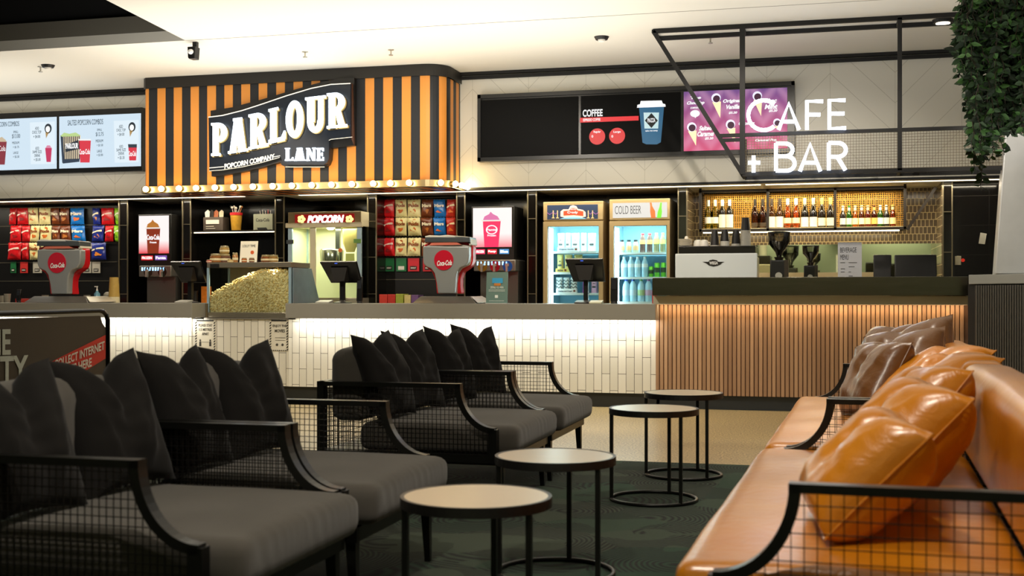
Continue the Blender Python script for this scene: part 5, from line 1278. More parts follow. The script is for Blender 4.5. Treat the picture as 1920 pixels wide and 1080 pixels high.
# kettle, scoop and hanging bits
kx = XX(648, 13.05)
m = MB(); m.lathe([(.02, 0), (.13, .02), (.14, .14), (.12, .16)], (XX(622, 13.05), 13.05, 1.46), 20); m.build('kettle', mat('#9a968a', .2, .9), c, smooth=True)
m = MB(); m.box(XX(632, 13.05), XX(640, 13.05), 13.0, 13.04, 1.4, zh); m.build('kettle_arm', mat('#b8b8b0', .2, .9), c)
m = MB(); m.lathe([(.05, 0), (.09, .10), (.10, .26), (.07, .36), (.02, .38)], (XX(657, 13.0), 13.0, 1.58), 16, sy=.3); m.build('hanging_scoop', mat('#d8c47c', .3, .3), c, smooth=True)
m = MB(); m.box(XX(648, 12.9), XX(664, 12.9), 12.9, 12.91, 1.42, 1.56); m.build('notice', mat('#d8cf7a', .5), c)
m = MB(); m.disc(638, 469, 3.6, 12.85, 12.855); m.build('orange_sticker', mat('#e0702a', .5), c)
m = MB()
for k in range(3): m.box(XX(615, 13.0), XX(632, 13.0), 12.95, 12.96, 1.40+.05*k, 1.41+.05*k)
m.build('wire_rack', mat('#d0ccbc', .2, .8), c)
l = bpy.data.lights.new('machine_lamp', 'AREA'); l.shape = 'RECTANGLE'; l.size = .7; l.size_y = .3; l.energy = 11; l.color = (1, .93, .70)
o = bpy.data.objects.new('machine_lamp', l); COL.objects.link(o); o.location = ((x0+x1)/2, 13.05, zh-.02)
m = MB(); m.lathe([(.03, 0), (.05, .02)], (XX(620, 13.05), 13.05, zh-.025), 16); m.build('lamp', mat('#fff4d0', .5, emit=10), c)
m = MB(); m.box(XX(681, 13.2), XX(688.5, 13.2), 13.0, 13.09, .976, W(685, 438, 13.2).z); m.build('glass_screen', mat('#7f9470', .2), label='narrow greenish glass panel right of the popcorn machine', cat='glass panel')

# ================================================================== SHELF UNIT LEFT OF THE MACHINE
Y = 13.15; xs0, xs1 = XX(360, Y), XX(516, Y); zs = W(440, 437, Y).z
m = MB(); m.box(xs0, xs1, Y, 13.8, zs-.0, zs+.035); o = m.build('wall_shelf', mat('#1b1510', .3), label='dark wall shelf with a light strip, above the popcorn case', cat='shelf')
m = MB(); m.box(xs0+.03, xs1-.01, Y-.008, Y, zs+.004, zs+.016); m.build('light_strip', mat('#fff0c8', .5, emit=2.6), o)
zs += .035
def px_box(name, px0, py0, px1, Yb, dep, zb, mt, lab, cat, group=None, bevel=.003):
    x0, x1 = XX(px0, Yb), XX(px1, Yb); z1 = W((px0+px1)/2, py0, Yb).z; m = MB(); m.box(x0, x1, Yb, Yb+dep, zb, z1)
    return m.build(name, mt, label=lab, cat=cat, group=group, bevel=bevel), x0, x1, z1
o, a, b, z1_ = px_box('display_box', 381, 407, 418, 13.22, .16, zs, mat('#55493e', .5), 'brown display box of novelty cards on the shelf above the popcorn case', 'box')
m = MB(); m.box(a+.04, b-.05, 13.212, 13.22, zs+.08, zs+.13); m.box(a+.04, b-.12, 13.212, 13.22, zs+.05, zs+.056); m.box(a+.04, b-.1, 13.212, 13.22, zs+.025, zs+.031); m.build('label_panel', mat('#e8dcc8', .5), o)
for i, (hx, dx) in enumerate((('#e8e2d2', .02), ('#2c2722', .06), ('#c07048', .11), ('#e8d4b0', .17))):
    m = MB(); m.prism([(a+dx, z1_-.02), (a+dx+.05, z1_-.02), (a+dx+.055, z1_+.07), (a+dx+.03, z1_+.09), (a+dx-.01, z1_+.06)], 13.24+i*.02, 13.248+i*.02); m.build('novelty_card', mat(hx, .5, noise=.4, nscale=50), o)
xb_ = XX(443, 13.25); zt_ = W(443, 400, 13.2).z
c = empty('treat_bucket', (xb_, 13.25, zs), 'gold and red bucket of lollipops on the shelf above the popcorn case', 'bucket')
hb = W(443, 399, 13.25).z-zs
m = MB(); m.lathe([(.055, 0), (.07, hb*.85)], (xb_, 13.25, zs), 20); m.build('tub', mat('#b98a2c', .35, noise=.4, nscale=25), c, smooth=True)
m = MB(); m.lathe([(.07, hb*.85), (.076, hb*.86), (.076, hb), (.07, hb)], (xb_, 13.25, zs), 20); m.build('rim', mat('#b81c20', .35), c)
random.seed(5)
for k in range(8):
    a_ = 2*math.pi*k/8; p = Vector((xb_+.03*math.cos(a_), 13.25+.03*math.sin(a_), zs+hb)); q = p+Vector((.035*math.cos(a_)+random.uniform(-.02, .02), 0, random.uniform(.04, .08)))
    m = MB(); m.tube([p-Vector((0, 0, .03)), q], .003, 5); m.sphere(tuple(q), .014, 8, 6); m.build('lollipop', mat(random.choice(('#e8e2d0', '#2c2824', '#c07a3c')), .4), c)
o, a, b, z1_ = px_box('straw_box', 475, 401, 511, 13.22, .14, zs, mat('#8a8a74', .5), 'grey green box lettered Coca-Cola holding straws on the shelf', 'box')
m = MB(); addtext(m, 'Coca-Cola', a+.035, b-.04, zs+.10, zs+.14, 13.219, bold=.01); m.prism([(a+.06, zs), (b-.06, zs), (b-.08, zs+.03), (a+.05, zs+.03)], 13.216, 13.22); m.build('lettering', mat('#1c1a16', .5), o)
for k in range(5): m = MB(); m.tube([(a+.07+.03*k, 13.28, z1_-.05), (a+.06+.035*k, 13.27, z1_+.04+.01*(k % 2))], .003, 5); m.build('straw', mat('#c8b8a8' if k != 3 else '#c82c2c', .5), o)

# ================================================================== SMALL THINGS ON THE LEFT COUNTER AND BACK COUNTER
def cupstack(px, pyt, Y, zb, rt, rb, n, c1, c2, lab, cat='cup stack', name='cup_stack', grp=None):
    x = XX(px, Y); zt_ = W(px, pyt, Y).z; c = empty(name, (x, Y, zb), lab, cat, grp)
    ch = zt_-zb-n*.013
    for k in range(n):
        m = MB(); z = zb+k*.013; m.lathe([(rt, z-zb), (rt*.985, z-zb+.012)], (x, Y, zb), 18); m.build('cup_rim', mat(c2, .4), c)
    m = MB(); m.lathe([(rt*.97, n*.013), (rb, n*.013+ch), (rb*.9, n*.013+ch)], (x, Y, zb), 20); m.build('top_cup', mat(c1, .45, noise=.15, nscale=30), c, smooth=True)
    return c
cupstack(214, 520, 12.06, 1.006, .062, .048, 5, '#b8974a', '#d8cca8', 'upside down stack of yellow patterned cups on the left counter')
x = XX(182, 11.98); c = empty('sanitiser_bottle', (x, 11.98, 1.006), 'blue hand sanitiser pump bottle right of the left soda tower', 'bottle')
m = MB(); m.lathe([(.032, 0), (.034, .10), (.015, .12), (.012, .135)], (x, 11.98, 1.006), 16); m.build('bottle_body', mat('#5f93a8', .15), c, smooth=True)
m = MB(); m.lathe([(.012, .135), (.006, .15), (.006, .18)], (x, 11.98, 1.006), 10); m.box(x-.03, x+.008, 11.975, 11.985, 1.18, 1.19); m.build('pump', M_white, c)
x = XX(196, 12.0); m = MB(); m.sphere((x, 12.06, 1.09), .045, 14, 8, .8); m.lathe([(.03, 0), (.045, .08)], (x, 12.06, 1.006), 14); m.build('drink_cup', mat('#a09a88', .4), label='pale domed cup between the sanitiser and the yellow cup stack', cat='cup', smooth=True)
for px, lab, hh in ((5, 'leftmost steel cup cluster at the frame edge', .08), (14, 'steel tumbler left of the card reader on the far left counter', .1), (85, 'white and black mug left of the soda tower foot', .085), (163, 'pale cup right of the left soda tower', .085)):
    x = XX(px, 12.08); m = MB(); m.lathe([(.03, 0), (.04, hh), (.036, hh), (.028, .006)], (x, 12.08, 1.006), 18); m.build('tumbler', mat('#a39c8c', .25, .4), label=lab, cat='cup', smooth=True)
x = XX(52, 12.1); m = MB(); m.box(x-.12, x+.12, 12.04, 12.14, 1.006, 1.05); m.build('snack_tray', mat('#c03428', .4, noise=.3), label='red snack tray on the far left counter left of the soda tower', cat='tray', bevel=.004)
xg = [(722, 765, '#b83424', 'red'), (722, 742, '#b83424', 'red')]
for k, (a, b, hx, cn, h) in enumerate(((711, 726, '#c03424', 'red', 552), (727, 741, '#b82c20', 'darker red', 552), (742, 756, '#96a03a', 'green', 551), (758, 770, '#c8b878', 'cream', 553), (771, 784, '#6a4a7a', 'purple', 553))):
    px_box('chocolate_box', a, h, b, 12.88, .18, .976, mat(hx, .4, noise=.25, nscale=40), '%s chocolate box in the low row left of the right soda tower' % cn, 'snack box', 'chocolate boxes on the back counter')
x0_, x1_, z0_, z1_ = rect(373, 537, 388, 562, 12.05)
m = MB(); m.box(x0_, x1_, 12.10, 12.15, 1.006, z1_); m.build('snack_picture_card', mat('#e07a24', .4, noise=.5, nscale=30), label='orange snack picture card between the till screen and the popcorn case', cat='card')
x = XX(366, 12.1); m = MB(); m.lathe([(.028, 0), (.033, .11), (.036, .12), (.036, .13)], (x, 12.1, 1.006), 16); m.build('takeaway_cup', mat('#12100e', .4), label='black takeaway cup behind the till screen on the left counter', cat='cup', smooth=True)
# COVID posters on the recessed tiles
def poster(px0, py0, px1, py1, Y, lab, lines, icon):
    x0, x1, z0, z1 = rect(px0, py0, px1, py1, Y); c = empty('poster', ((x0+x1)/2, Y, z0), lab, 'poster')
    m = MB(); m.box(x0, x1, Y-.004, Y, z0, z1); m.build('sheet', mat('#c9c2ae', .7), c)
    m = MB(); bw = .018
    k = 0; z = z0
    while z < z1-.02:
        for xa_ in (x0, x1-bw): m.prism([(xa_, z), (xa_+bw, z+.012), (xa_+bw, z+.026), (xa_, z+.014)], Y-.006, Y-.004)
        z += .028
    m.box(x0+bw, x1-bw, Y-.006, Y-.004, z1-.014, z1); x = x0+bw
    while x < x1-bw-.014: m.box(x, x+.012, Y-.006, Y-.004, z0, z0+.010); x += .022
    m.build('hazard_border', mat('#1a1815', .6), c)
    m = MB()
    for s_, u0, v0, u1, v1 in lines: addtext(m, s_, x0+u0*(x1-x0), x0+u1*(x1-x0), z0+v0*(z1-z0), z0+v1*(z1-z0), Y-.0045, bold=.015)
    if icon:
        for u in (.25, .75):
            cx = x0+u*(x1-x0); m.prism([(cx+.010*math.cos(k*.6), z0+.33*(z1-z0)+.012*math.sin(k*.6)) for k in range(10)], Y-.006, Y-.004); m.box(cx-.012, cx+.012, Y-.006, Y-.004, z0+.14*(z1-z0), z0+.29*(z1-z0))
        m.box(x0+.34*(x1-x0), x0+.66*(x1-x0), Y-.006, Y-.004, z0+.27*(z1-z0), z0+.28*(z1-z0))
    else:
        for v in (.42, .34): m.box(x0+.3*(x1-x0), x0+.85*(x1-x0), Y-.006, Y-.004, z0+v*(z1-z0), z0+(v+.012)*(z1-z0))
        for u in (.4, .7): m.prism([(x0+u*(x1-x0)+.014*math.cos(k*.6), z0+.2*(z1-z0)+.014*math.sin(k*.6)) for k in range(10)], Y-.006, Y-.004)
    m.build('lettering', mat('#3a362f', .6), c)
poster(366.5, 600, 404, 657, 11.72, 'poster with hatched border reading PLEASE STAY 1.5 METRES APART on the recessed tiles', [('PLEASE STAY', .17, .78, .85, .87), ('1.5 METRES', .2, .64, .83, .73), ('APART', .34, .50, .68, .59)], True)
poster(506, 600, 540.5, 658, 11.72, 'poster with hatched border reading ENJOY THE MOVIES at the right end of the recessed tiles', [('ENJOY THE', .17, .75, .93, .85), ('MOVIES', .28, .60, .83, .70)], False)

# ================================================================== FRIDGES
def fridge(px0, px1, py0, gx0, gx1, gy0, lab, hdr):
    Y = 13.1; dep = .66; x0, x1 = XX(px0, Y), XX(px1, Y); zt = W((px0+px1)/2, py0, Y).z; zh = W((px0+px1)/2, gy0-9, Y).z
    a, b = XX(gx0, Y), XX(gx1, Y); zg = W((px0+px1)/2, gy0, Y).z
    c = empty('display_fridge', ((x0+x1)/2, Y+.3, 0), lab, 'fridge')
    BM = mat('#c2a878', .3, .35)
    m = MB(); t = .04
    m.box(x0, x0+t, Y+.03, Y+dep, .0, zt); m.box(x1-t, x1, Y+.03, Y+dep, 0, zt); m.box(x0+t, x1-t, Y+.03, Y+dep, zh, zt); m.box(x0+t, x1-t, Y+.03, Y+dep, 0, .12); m.build('cabinet', BM, c)
    m = MB(); m.box(x0, x1, Y-.01, Y+.03, zh+.012, zt); m.build('header_frame', BM, c, bevel=.005)
    LI = mat('#a8dcf0', .6)
    m = MB(); m.box(x0+t, x1-t, Y+dep-.03, Y+dep-.01, .12, zh); m.box(x0+t, x0+t+.006, Y+.04, Y+dep-.03, .12, zh); m.box(x1-t-.006, x1-t, Y+.04, Y+dep-.03, .12, zh); m.build('liner', LI, c)
    # door
    m = MB(); m.box(x0, a, Y-.015, Y+.025, .14, zh); m.box(b, x1, Y-.015, Y+.025, .14, zh); m.box(a, b, Y-.015, Y+.025, zg, zh); m.box(a, b, Y-.015, Y+.025, .14, .22)
    d = m.build('door', BM, c)
    m = MB(); m.box(a, b, Y, Y+.004, .22, zg); m.build('glass_pane', M_glass, d)
    m = MB(); m.box(a, a+.004, Y+.004, Y+.02, .22, zg); m.box(a, b, Y+.004, Y+.02, zg-.004, zg); m.build('door_gasket', mat('#33404a', .5), d)
    m = MB(); m.box(a+.02, a+.045, Y+.05, Y+.07, .25, zg-.02); m.build('led_strip', mat('#dff6ff', .5, emit=7), c)
    m = MB(); m.box(a+.03, b-.01, Y+.08, Y+.10, zg+.0, zg+.012); m.build('led_strip', mat('#dff6ff', .5, emit=3), c)
    l = bpy.data.lights.new('fridge_lamp', 'AREA'); l.shape = 'RECTANGLE'; l.size = .5; l.size_y = .06; l.energy = 9; l.color = (.80, .94, 1)
    o = bpy.data.objects.new('fridge_lamp', l); COL.objects.link(o); o.location = ((a+b)/2, Y+.10, zg-.005); o.rotation_euler = (R(15), 0, 0)
    l2 = l.copy(); l2.size = .03*2; l2.size_y = 1.0; l2.energy = 12; o = bpy.data.objects.new('fridge_lamp', l2); COL.objects.link(o); o.location = (a+.05, Y+.08, 1.3); o.rotation_euler = (R(90), 0, R(-40)+math.pi)
    return c, a, b, zg, Y
def shelf(c, a, b, py, Y, px):
    z = W(px, py, Y+.12).z
    m = MB(); m.box(a-.01, b+.01, Y+.10, Y+.60, z-.012, z); m.box(a+.03, b, Y+.09, Y+.10, z-.02, z+.004); m.build('shelf', mat('#dbe9ee', .4), c); return z
f1, a1, b1, zg1, YFf = fridge(1019, 1131, 378, 1027, 1123, 424, 'snack fridge with a dark film night header, left of the cold beer fridge', '')
r = rect(1026, 384, 1121, 411, YFf-.012); m = MB(); m.box(r[0], r[1], YFf-.014, YFf-.01, r[2], r[3]); h_ = m.build('header_panel', SM('#1a2a44', .8), f1)
HH = lambda pts: [(1000+x/4.907, 360+y/4.907) for x, y in pts]
yy = YFf-.016
m = MB(); m.prism(pp(HH([(250, 225), (250, 180), (275, 160), (325, 160), (340, 130), (365, 122), (395, 130), (408, 155), (455, 165), (480, 185), (482, 225), (440, 235), (290, 235)]), yy), yy, yy+.002); m.build('picture', SM('#f0cfae', .9), h_)
m = MB(); m.prism(pp(HH([(277, 218), (277, 175), (330, 170), (345, 145), (392, 145), (405, 168), (460, 178), (460, 222), (370, 212)]), yy-.002), yy-.002, yy); m.build('picture', SM('#c8401e', .9), h_)
m = MB(); m.prism(pp(HH([(240, 248), (300, 232), (370, 226), (440, 232), (490, 246)]), yy-.002), yy-.002, yy); m.build('picture', SM('#7fb8d8', .9), h_)
m = MB()
for x_ in (183, 222, 505, 545): m.prism(pp(HH([(x_-4, 170), (x_+4, 170), (x_+4, 235), (x_-4, 235)]), yy-.001), yy-.001, yy); m.prism(pp(HH([(x_-12, 235), (x_+12, 235), (x_+14, 242), (x_-14, 242)]), yy-.001), yy-.001, yy)
m.build('picture', SM('#d8b070', .9), h_)
m = MB()
for s_ in ([(128, 190), (150, 208), (183, 185)], [(183, 185), (203, 205), (222, 185)], [(505, 185), (525, 205), (545, 182)], [(545, 182), (575, 205), (603, 185)]):
    m.tube([W(1000+x_/4.907, 360+y_/4.907, yy-.002) for x_, y_ in s_], .002, 5)
m.build('picture', SM('#b068b0', .9), h_)
m = MB(); T(m, 'PARLOUR', 1000+335/4.907, 360+148/4.907, 1000+395/4.907, 360+166/4.907, yy-.003, bold=.03); m.build('lettering', SM('#fff2e6', 1), h_); m = MB(); T(m, 'Candy', 1000+312/4.907, 360+176/4.907, 1000+412/4.907, 360+204/4.907, yy-.003, bold=.06); m.build('lettering', SM('#fff2e6', 1), h_)
f2, a2, b2, zg2, _ = fridge(1143, 1256, 373, 1151, 1251, 423, 'tall fridge with white COLD BEER header beside the bar', '')
r = rect(1149, 380, 1251, 408, YFf-.012); m = MB(); m.box(r[0], r[1], YFf-.014, YFf-.01, r[2], r[3]); h2 = m.build('header_panel', SM('#eeeae2', .95), f2)
m = MB(); T(m, 'COLD BEER', 1153, 386, 1202, 401, yy, bold=-.01, thick=.002); m.build('lettering', SM('#2b2926', .2), h2)
HG = lambda pts: [(1130+x/4.907, 360+y/4.907) for x, y in pts]
m = MB(); m.prism(pp(HG([(434, 97), (450, 97), (456, 130), (482, 175), (486, 238), (446, 238), (437, 180), (438, 130)]), yy), yy-.002, yy); m.build('picture', SM('#b85a24', .9), h2)
m = MB(); m.prism(pp(HG([(530, 97), (545, 97), (542, 150), (546, 180), (538, 238), (500, 238), (506, 185), (522, 140)]), yy), yy-.002, yy); m.build('picture', SM('#5cb82c', .9), h2)
z1s = [shelf(f1, a1, b1, p, YFf, 1075) for p in (472, 511, 550)]
z2s = [shelf(f2, a2, b2, p, YFf, 1200) for p in (474, 520, 566)]
zb1 = shelf(f1, a1, b1, 590, YFf, 1075)
# bottles and cans: one of each kind, then copies
def bottle_proto(name, prof, seg, glass, cap, capc, lab_rng, labc, cat, group, lab):
    r_ = max(p[0] for p in prof); h = prof[-1][1]
    c = empty(name, (0, 0, 0), lab, cat, group)
    m = MB(); m.lathe(prof, (0, 0, 0), seg); m.build('bottle_body', glass, c, smooth=True)
    if cap: m = MB(); m.lathe([(cap[0], h-cap[1]*.2), (cap[0], h+cap[1]), (cap[0]*.8, h+cap[1])], (0, 0, 0), seg); m.build('cap', capc, c)
    if lab_rng: m = MB(); m.lathe([(r_*1.015, lab_rng[0]), (r_*1.02, lab_rng[1])], (0, 0, 0), seg); m.build('label_band', labc, c)
    return c
used = set()
def put(proto, loc, lab, scale=None):
    if proto.name not in used: used.add(proto.name); o = proto; o.location = loc
    else: o = copy_tree(proto, loc)
    o['label'] = lab
    if scale: o.scale = scale
    return o
PW = [(.028, 0), (.033, .01), (.033, .13), (.03, .15), (.013, .185), (.013, .19)]
waterb = mat('#b4e0f6', .1, noise=.1); g1 = 'bottles in the cold beer fridge'
w_ = bottle_proto('water_bottle', PW, 14, waterb, (.014, .015), mat('#e8f0f4', .4), (.10, .135), mat('#eaf6fb', .5), 'bottle', g1, '')
for k, px in enumerate((1170, 1183, 1195.5, 1209)): put(w_, (XX(px, YFf+.16), YFf+.16, z2s[1]), 'water bottle with pale cap, %s on the middle shelf of the beer fridge' % ORD[k], (1.08, 1.08, 1.10))
gcan = mat('#6cc832', .3, .3, noise=.2, nscale=30)
g_ = bottle_proto('drink_can', [(.024, 0), (.027, .006), (.027, .125), (.022, .135)], 14, gcan, (.02, .002), mat('#b8c0b8', .3, .7), (.045, .09), mat('#233a1a', .4), 'can', 'green cans in the fridge', '')
for px, l_, s_ in ((1221, 'short green drink can on the middle shelf of the cold beer fridge', (1, 1, .88)), (1232, 'tall green drink can in the middle of the three green cans', (1.15, 1.15, 1.16)), (1244, 'rightmost green drink can on the middle fridge shelf', (1.1, 1.1, 1.18))): put(g_, (XX(px, YFf+.16), YFf+.16, z2s[1]), l_, s_)
jj = bottle_proto('juice_bottle', [(.026, 0), (.030, .008), (.030, .09), (.022, .12), (.018, .125)], 14, mat('#a8b49c', .15, noise=.1), (.022, .018), mat('#20282a', .4), (.03, .075), mat('#c8a070', .5), 'bottle', g1, '')
for k, px in enumerate((1166, 1179, 1192)): put(jj, (XX(px, YFf+.14), YFf+.14, z2s[0]), 'short dark capped juice bottle, %s on the top shelf of the beer fridge' % ORD[k])
def soft(nm, bc, cc, lc): return bottle_proto(nm, [(.028, 0), (.033, .01), (.030, .07), (.033, .12), (.030, .15), (.015, .185), (.015, .19)], 14, mat(bc, .12, noise=.15), (.017, .014), mat(cc, .4), (.09, .135), mat(lc, .5), 'bottle', g1, '')
sr = soft('soft_drink_bottle', '#5a4a44', '#d03038', '#c8a46a'); sg_ = soft('soft_drink_bottle', '#7a7a58', '#c8d84a', '#d8dc6c')
for px, l_ in ((1205, 'dark soft drink bottle with red cap, left one on the top fridge shelf'), (1218, 'dark soft drink bottle with red cap, right one on the top fridge shelf')): put(sr, (XX(px, YFf+.16), YFf+.16, z2s[0]), l_, (1, 1, 1.04))
sg_used = False
for px, l_ in ((1231, 'soft drink bottle with lime cap, left one on the top fridge shelf'), (1243, 'soft drink bottle with lime cap, right one on the top fridge shelf')): put(sg_, (XX(px, YFf+.16), YFf+.16, z2s[0]), l_, (1, 1, 1.06))
lw = bottle_proto('large_water_bottle', [(.034, 0), (.040, .01), (.036, .08), (.040, .15), (.034, .19), (.016, .225), (.016, .23)], 14, waterb, (.019, .016), mat('#2c50a8', .4), (.07, .13), mat('#c8dcf0', .5), 'bottle', g1, '')
for px, l_ in ((1174, 'large water bottle with blue cap, first on the lowest visible fridge shelf'), (1187, 'large water bottle with blue cap, second on the lowest visible fridge shelf')): put(lw, (XX(px, YFf+.15), YFf+.15, z2s[2]), l_)
lg = bottle_proto('large_drink_bottle', [(.034, 0), (.040, .01), (.036, .08), (.040, .15), (.034, .19), (.016, .225), (.016, .23)], 14, waterb, (.019, .016), mat('#7ab070', .4), (.07, .13), mat('#b8d8a0', .5), 'bottle', g1, '')
put(lg, (XX(1202, YFf+.15), YFf+.15, z2s[2]), 'large drink bottle with green cap on the lowest visible fridge shelf')
lp = bottle_proto('large_drink_bottle', [(.034, 0), (.040, .01), (.036, .08), (.040, .15), (.034, .19), (.016, .225), (.016, .23)], 14, waterb, (.019, .016), mat('#a86aa0', .4), (.07, .13), mat('#d0a8c8', .5), 'bottle', g1, '')
put(lp, (XX(1216, YFf+.15), YFf+.15, z2s[2]), 'large drink bottle with purple cap on the lowest visible fridge shelf')
m = MB(); m.lathe([(.024, 0), (.027, .006), (.027, .12), (.022, .13)], (XX(1229, 12.0), 11.95, 1.006), 14); m.build('drink_can', mat('#c02430', .3), label='red drink can at the end of the middle counter beside the bar panel', cat='can', smooth=True)
# bags in the snack fridge
def pouch(px0, py0, px1, Y, zb, hx, lab, grp, zig=False):
    x0, x1 = XX(px0, Y), XX(px1, Y); z1 = W((px0+px1)/2, py0, Y).z; m = MB(); nx, nz = 6, 8
    for s in (-1, 1):
        vs = []
        for j in range(nz+1):
            for i in range(nx+1):
                u = -1+2*i/nx; v = j/nz; t = .03*(1-v**3)*(1-u**4)**.5+.002; vs.append(((x0+x1)/2+u*(x1-x0)/2*(1-.15*math.sin(v*2.6)), Y+.035+s*t, zb+v*(z1-zb)))
        fs = [(j*(nx+1)+i, j*(nx+1)+i+1, (j+1)*(nx+1)+i+1, (j+1)*(nx+1)+i) for j in range(nz) for i in range(nx)]; m.add(vs, [f if s < 0 else f[::-1] for f in fs])
    o = m.build('treat_pouch', mat(hx, .3, noise=.15, nscale=40, bump=.3, bscale=30), label=lab, cat='treat bag', group=grp, smooth=True)
    m = MB(); hgt = z1-zb
    if zig:
        for k in range(3):
            zc_ = zb+hgt*(.3+.2*k); q = [(x0+(x1-x0)*i/4, zc_+(.02 if i % 2 else 0)) for i in range(5)]
            for i in range(4): m.prism([(q[i][0], q[i][1]), (q[i+1][0], q[i+1][1]), (q[i+1][0], q[i+1][1]+.01), (q[i][0], q[i][1]+.01)], Y, Y+.004)
    else: m.box(x0+.25*(x1-x0), x1-.25*(x1-x0), Y, Y+.004, zb+.35*hgt, zb+.45*hgt); m.box(x0+.35*(x1-x0), x1-.35*(x1-x0), Y, Y+.004, zb+.6*hgt, zb+.64*hgt)
    m.build('print_mark', mat('#3a3f40', .5), o)
for k, (a, b) in enumerate(((1044, 1058), (1059, 1069), (1070, 1086), (1088, 1099), (1101, 1117))):
    pouch(a, 437, b, YFf+.16, z1s[0], '#c8d8d4', 'pale treat bag, %s from the left on the top shelf of the snack fridge' % ORD[k], 'pale treat bags in the fridge')
for k, (a, b) in enumerate(((1043, 1056), (1057, 1073), (1075, 1092))): pouch(a, 477, b, YFf+.16, z1s[1], '#c8b46a', 'yellow treat bag, %s from the left on the middle shelf of the snack fridge' % ORD[k], 'yellow treat bags in the fridge')
for k, (a, b) in enumerate(((1041, 1054), (1055, 1067), (1068, 1082))): pouch(a, 520, b, YFf+.16, z1s[2], '#d8dcd8', 'zigzag patterned treat bag, %s from left on the third fridge shelf' % ORD[k], 'zigzag treat bags in the fridge', True)
for a, b, hx, l_ in ((1091, 1104, '#b860b8', 'purple treat bag right of the till pole in the snack fridge'), (1107, 1120, '#d8a8c8', 'pink treat bag at the right of the third fridge shelf')): pouch(a, 520, b, YFf+.16, z1s[2], hx, l_, 'pink and purple treat bags')
for px0, px1, z, h, l_, t_, hx in ((1045, 1084, z1s[0], .05, 'white shelf tray label reading Organic Chocolate on the top shelf', 'Organic Vanilla', '#dfe8ee'), (1042, 1064, z1s[1], .045, 'yellow shelf tray on the middle shelf of the snack fridge', 'Golden Crunch', '#d0b858'), (1043, 1081, z1s[2], .05, 'white shelf tray on the third shelf of the snack fridge', 'Cookies and Cream', '#e8ecec')):
    x0, x1 = XX(px0, YFf+.11), XX(px1, YFf+.11); m = MB(); m.box(x0, x1, YFf+.105, YFf+.115, z, z+h); o = m.build('shelf_tray', mat(hx, .5), label=l_.replace(' label reading Organic Chocolate', ''), cat='tray')
    m = MB(); addtext(m, t_, x0+.02, x1-.05, z+.015, z+.035, YFf+.1045, bold=.01); m.build('lettering', mat('#24406a', .5), o)
    m = MB(); m.box(x1-.035, x1-.012, YFf+.1035, YFf+.105, z+.015, z+.038); m.build('picture', mat('#7a4030', .5), o)
for k in range(5):
    px = 1049+k*8; x = XX(px, YFf+.2); m = MB(); m.lathe([(.018, 0), (.02, .05), (.012, .07)], (x, YFf+.2, zb1), 10); m.build('dessert_pot', mat('#a89080', .3, noise=.2), label='small dessert pot, %s from the left at the bottom of the snack fridge' % ORD[k], cat='dessert pot', group='dessert pots', smooth=True)

# ================================================================== BAR BOTTLE SHELF
Y = 13.25; Yk = 13.55
zt, zb = W(1500, 355, Y).z, W(1500, 430, Y).z; xs = [XX(p, Y) for p in (1313, 1439.5, 1566, 1697)]
c = empty('bottle_shelf', ((xs[0]+xs[3])/2, 13.4, zb-.02), 'black framed bottle shelf with brass mesh back hanging behind the bar', 'shelf')
m = MB(); t = .028
for yy_ in (Y, Yk):
    for z in (zt, zb): m.box(xs[0]-.014, xs[3]+.014, yy_, yy_+t, z-.014, z+.014)
    for x in xs: m.box(x-.014, x+.014, yy_, yy_+t, zb, zt)
for x in xs:
    for z in (zt, zb): m.box(x-.012, x+.012, Y, Yk, z-.012, z+.012)
p = XX(1755, Y); m.bar((xs[3]+.02, Y+.01, zb-.02), (p, Y+.01, 2.2), .03)
for x in (xs[0], xs[3]): m.box(x-.012, x+.012, Y, Y+.024, zt, 2.24)
m.build('frame', mat('#2a231c', .45, .3), c)
m = MB(); m.box(xs[0], xs[3], Y+t, Yk, zb+.014, zb+.02); m.build('shelf_board', mat('#e8d8a8', .3), c)
M_brass = mat('#d09a3c', .35, .5)
m = MB(); x = xs[0]
while x < xs[3]: m.box(x, x+.006, Yk, Yk+.003, zb, zt); x += .0225
z = zb
while z < zt: m.box(xs[0], xs[3], Yk-.003, Yk, z, z+.006); z += .0225
m.build('mesh_back', M_brass, c)
m = MB(); m.box(xs[0]+.02, xs[3]-.05, Y+.10, Y+.13, zb-.024, zb-.013); m.build('light_strip', mat('#fff0c4', .5, emit=6), c)
m = MB(); m.box(xs[0]+.02, xs[3]-.02, Yk-.05, Yk-.035, zb+.02, zb+.026); m.build('light_strip', mat('#fff0c4', .5, emit=5), c)
area('shelf_led', ((xs[0]+xs[3])/2, Y+.13, zb-.03), (0, 0, 0), 1.9, .04, 10, (1, .88, .6))
area('shelf_led', ((xs[0]+xs[3])/2, Y+.10, zt-.02), (0, 0, 0), 1.9, .04, 14, (1, .85, .5))
zsh = zb+.021
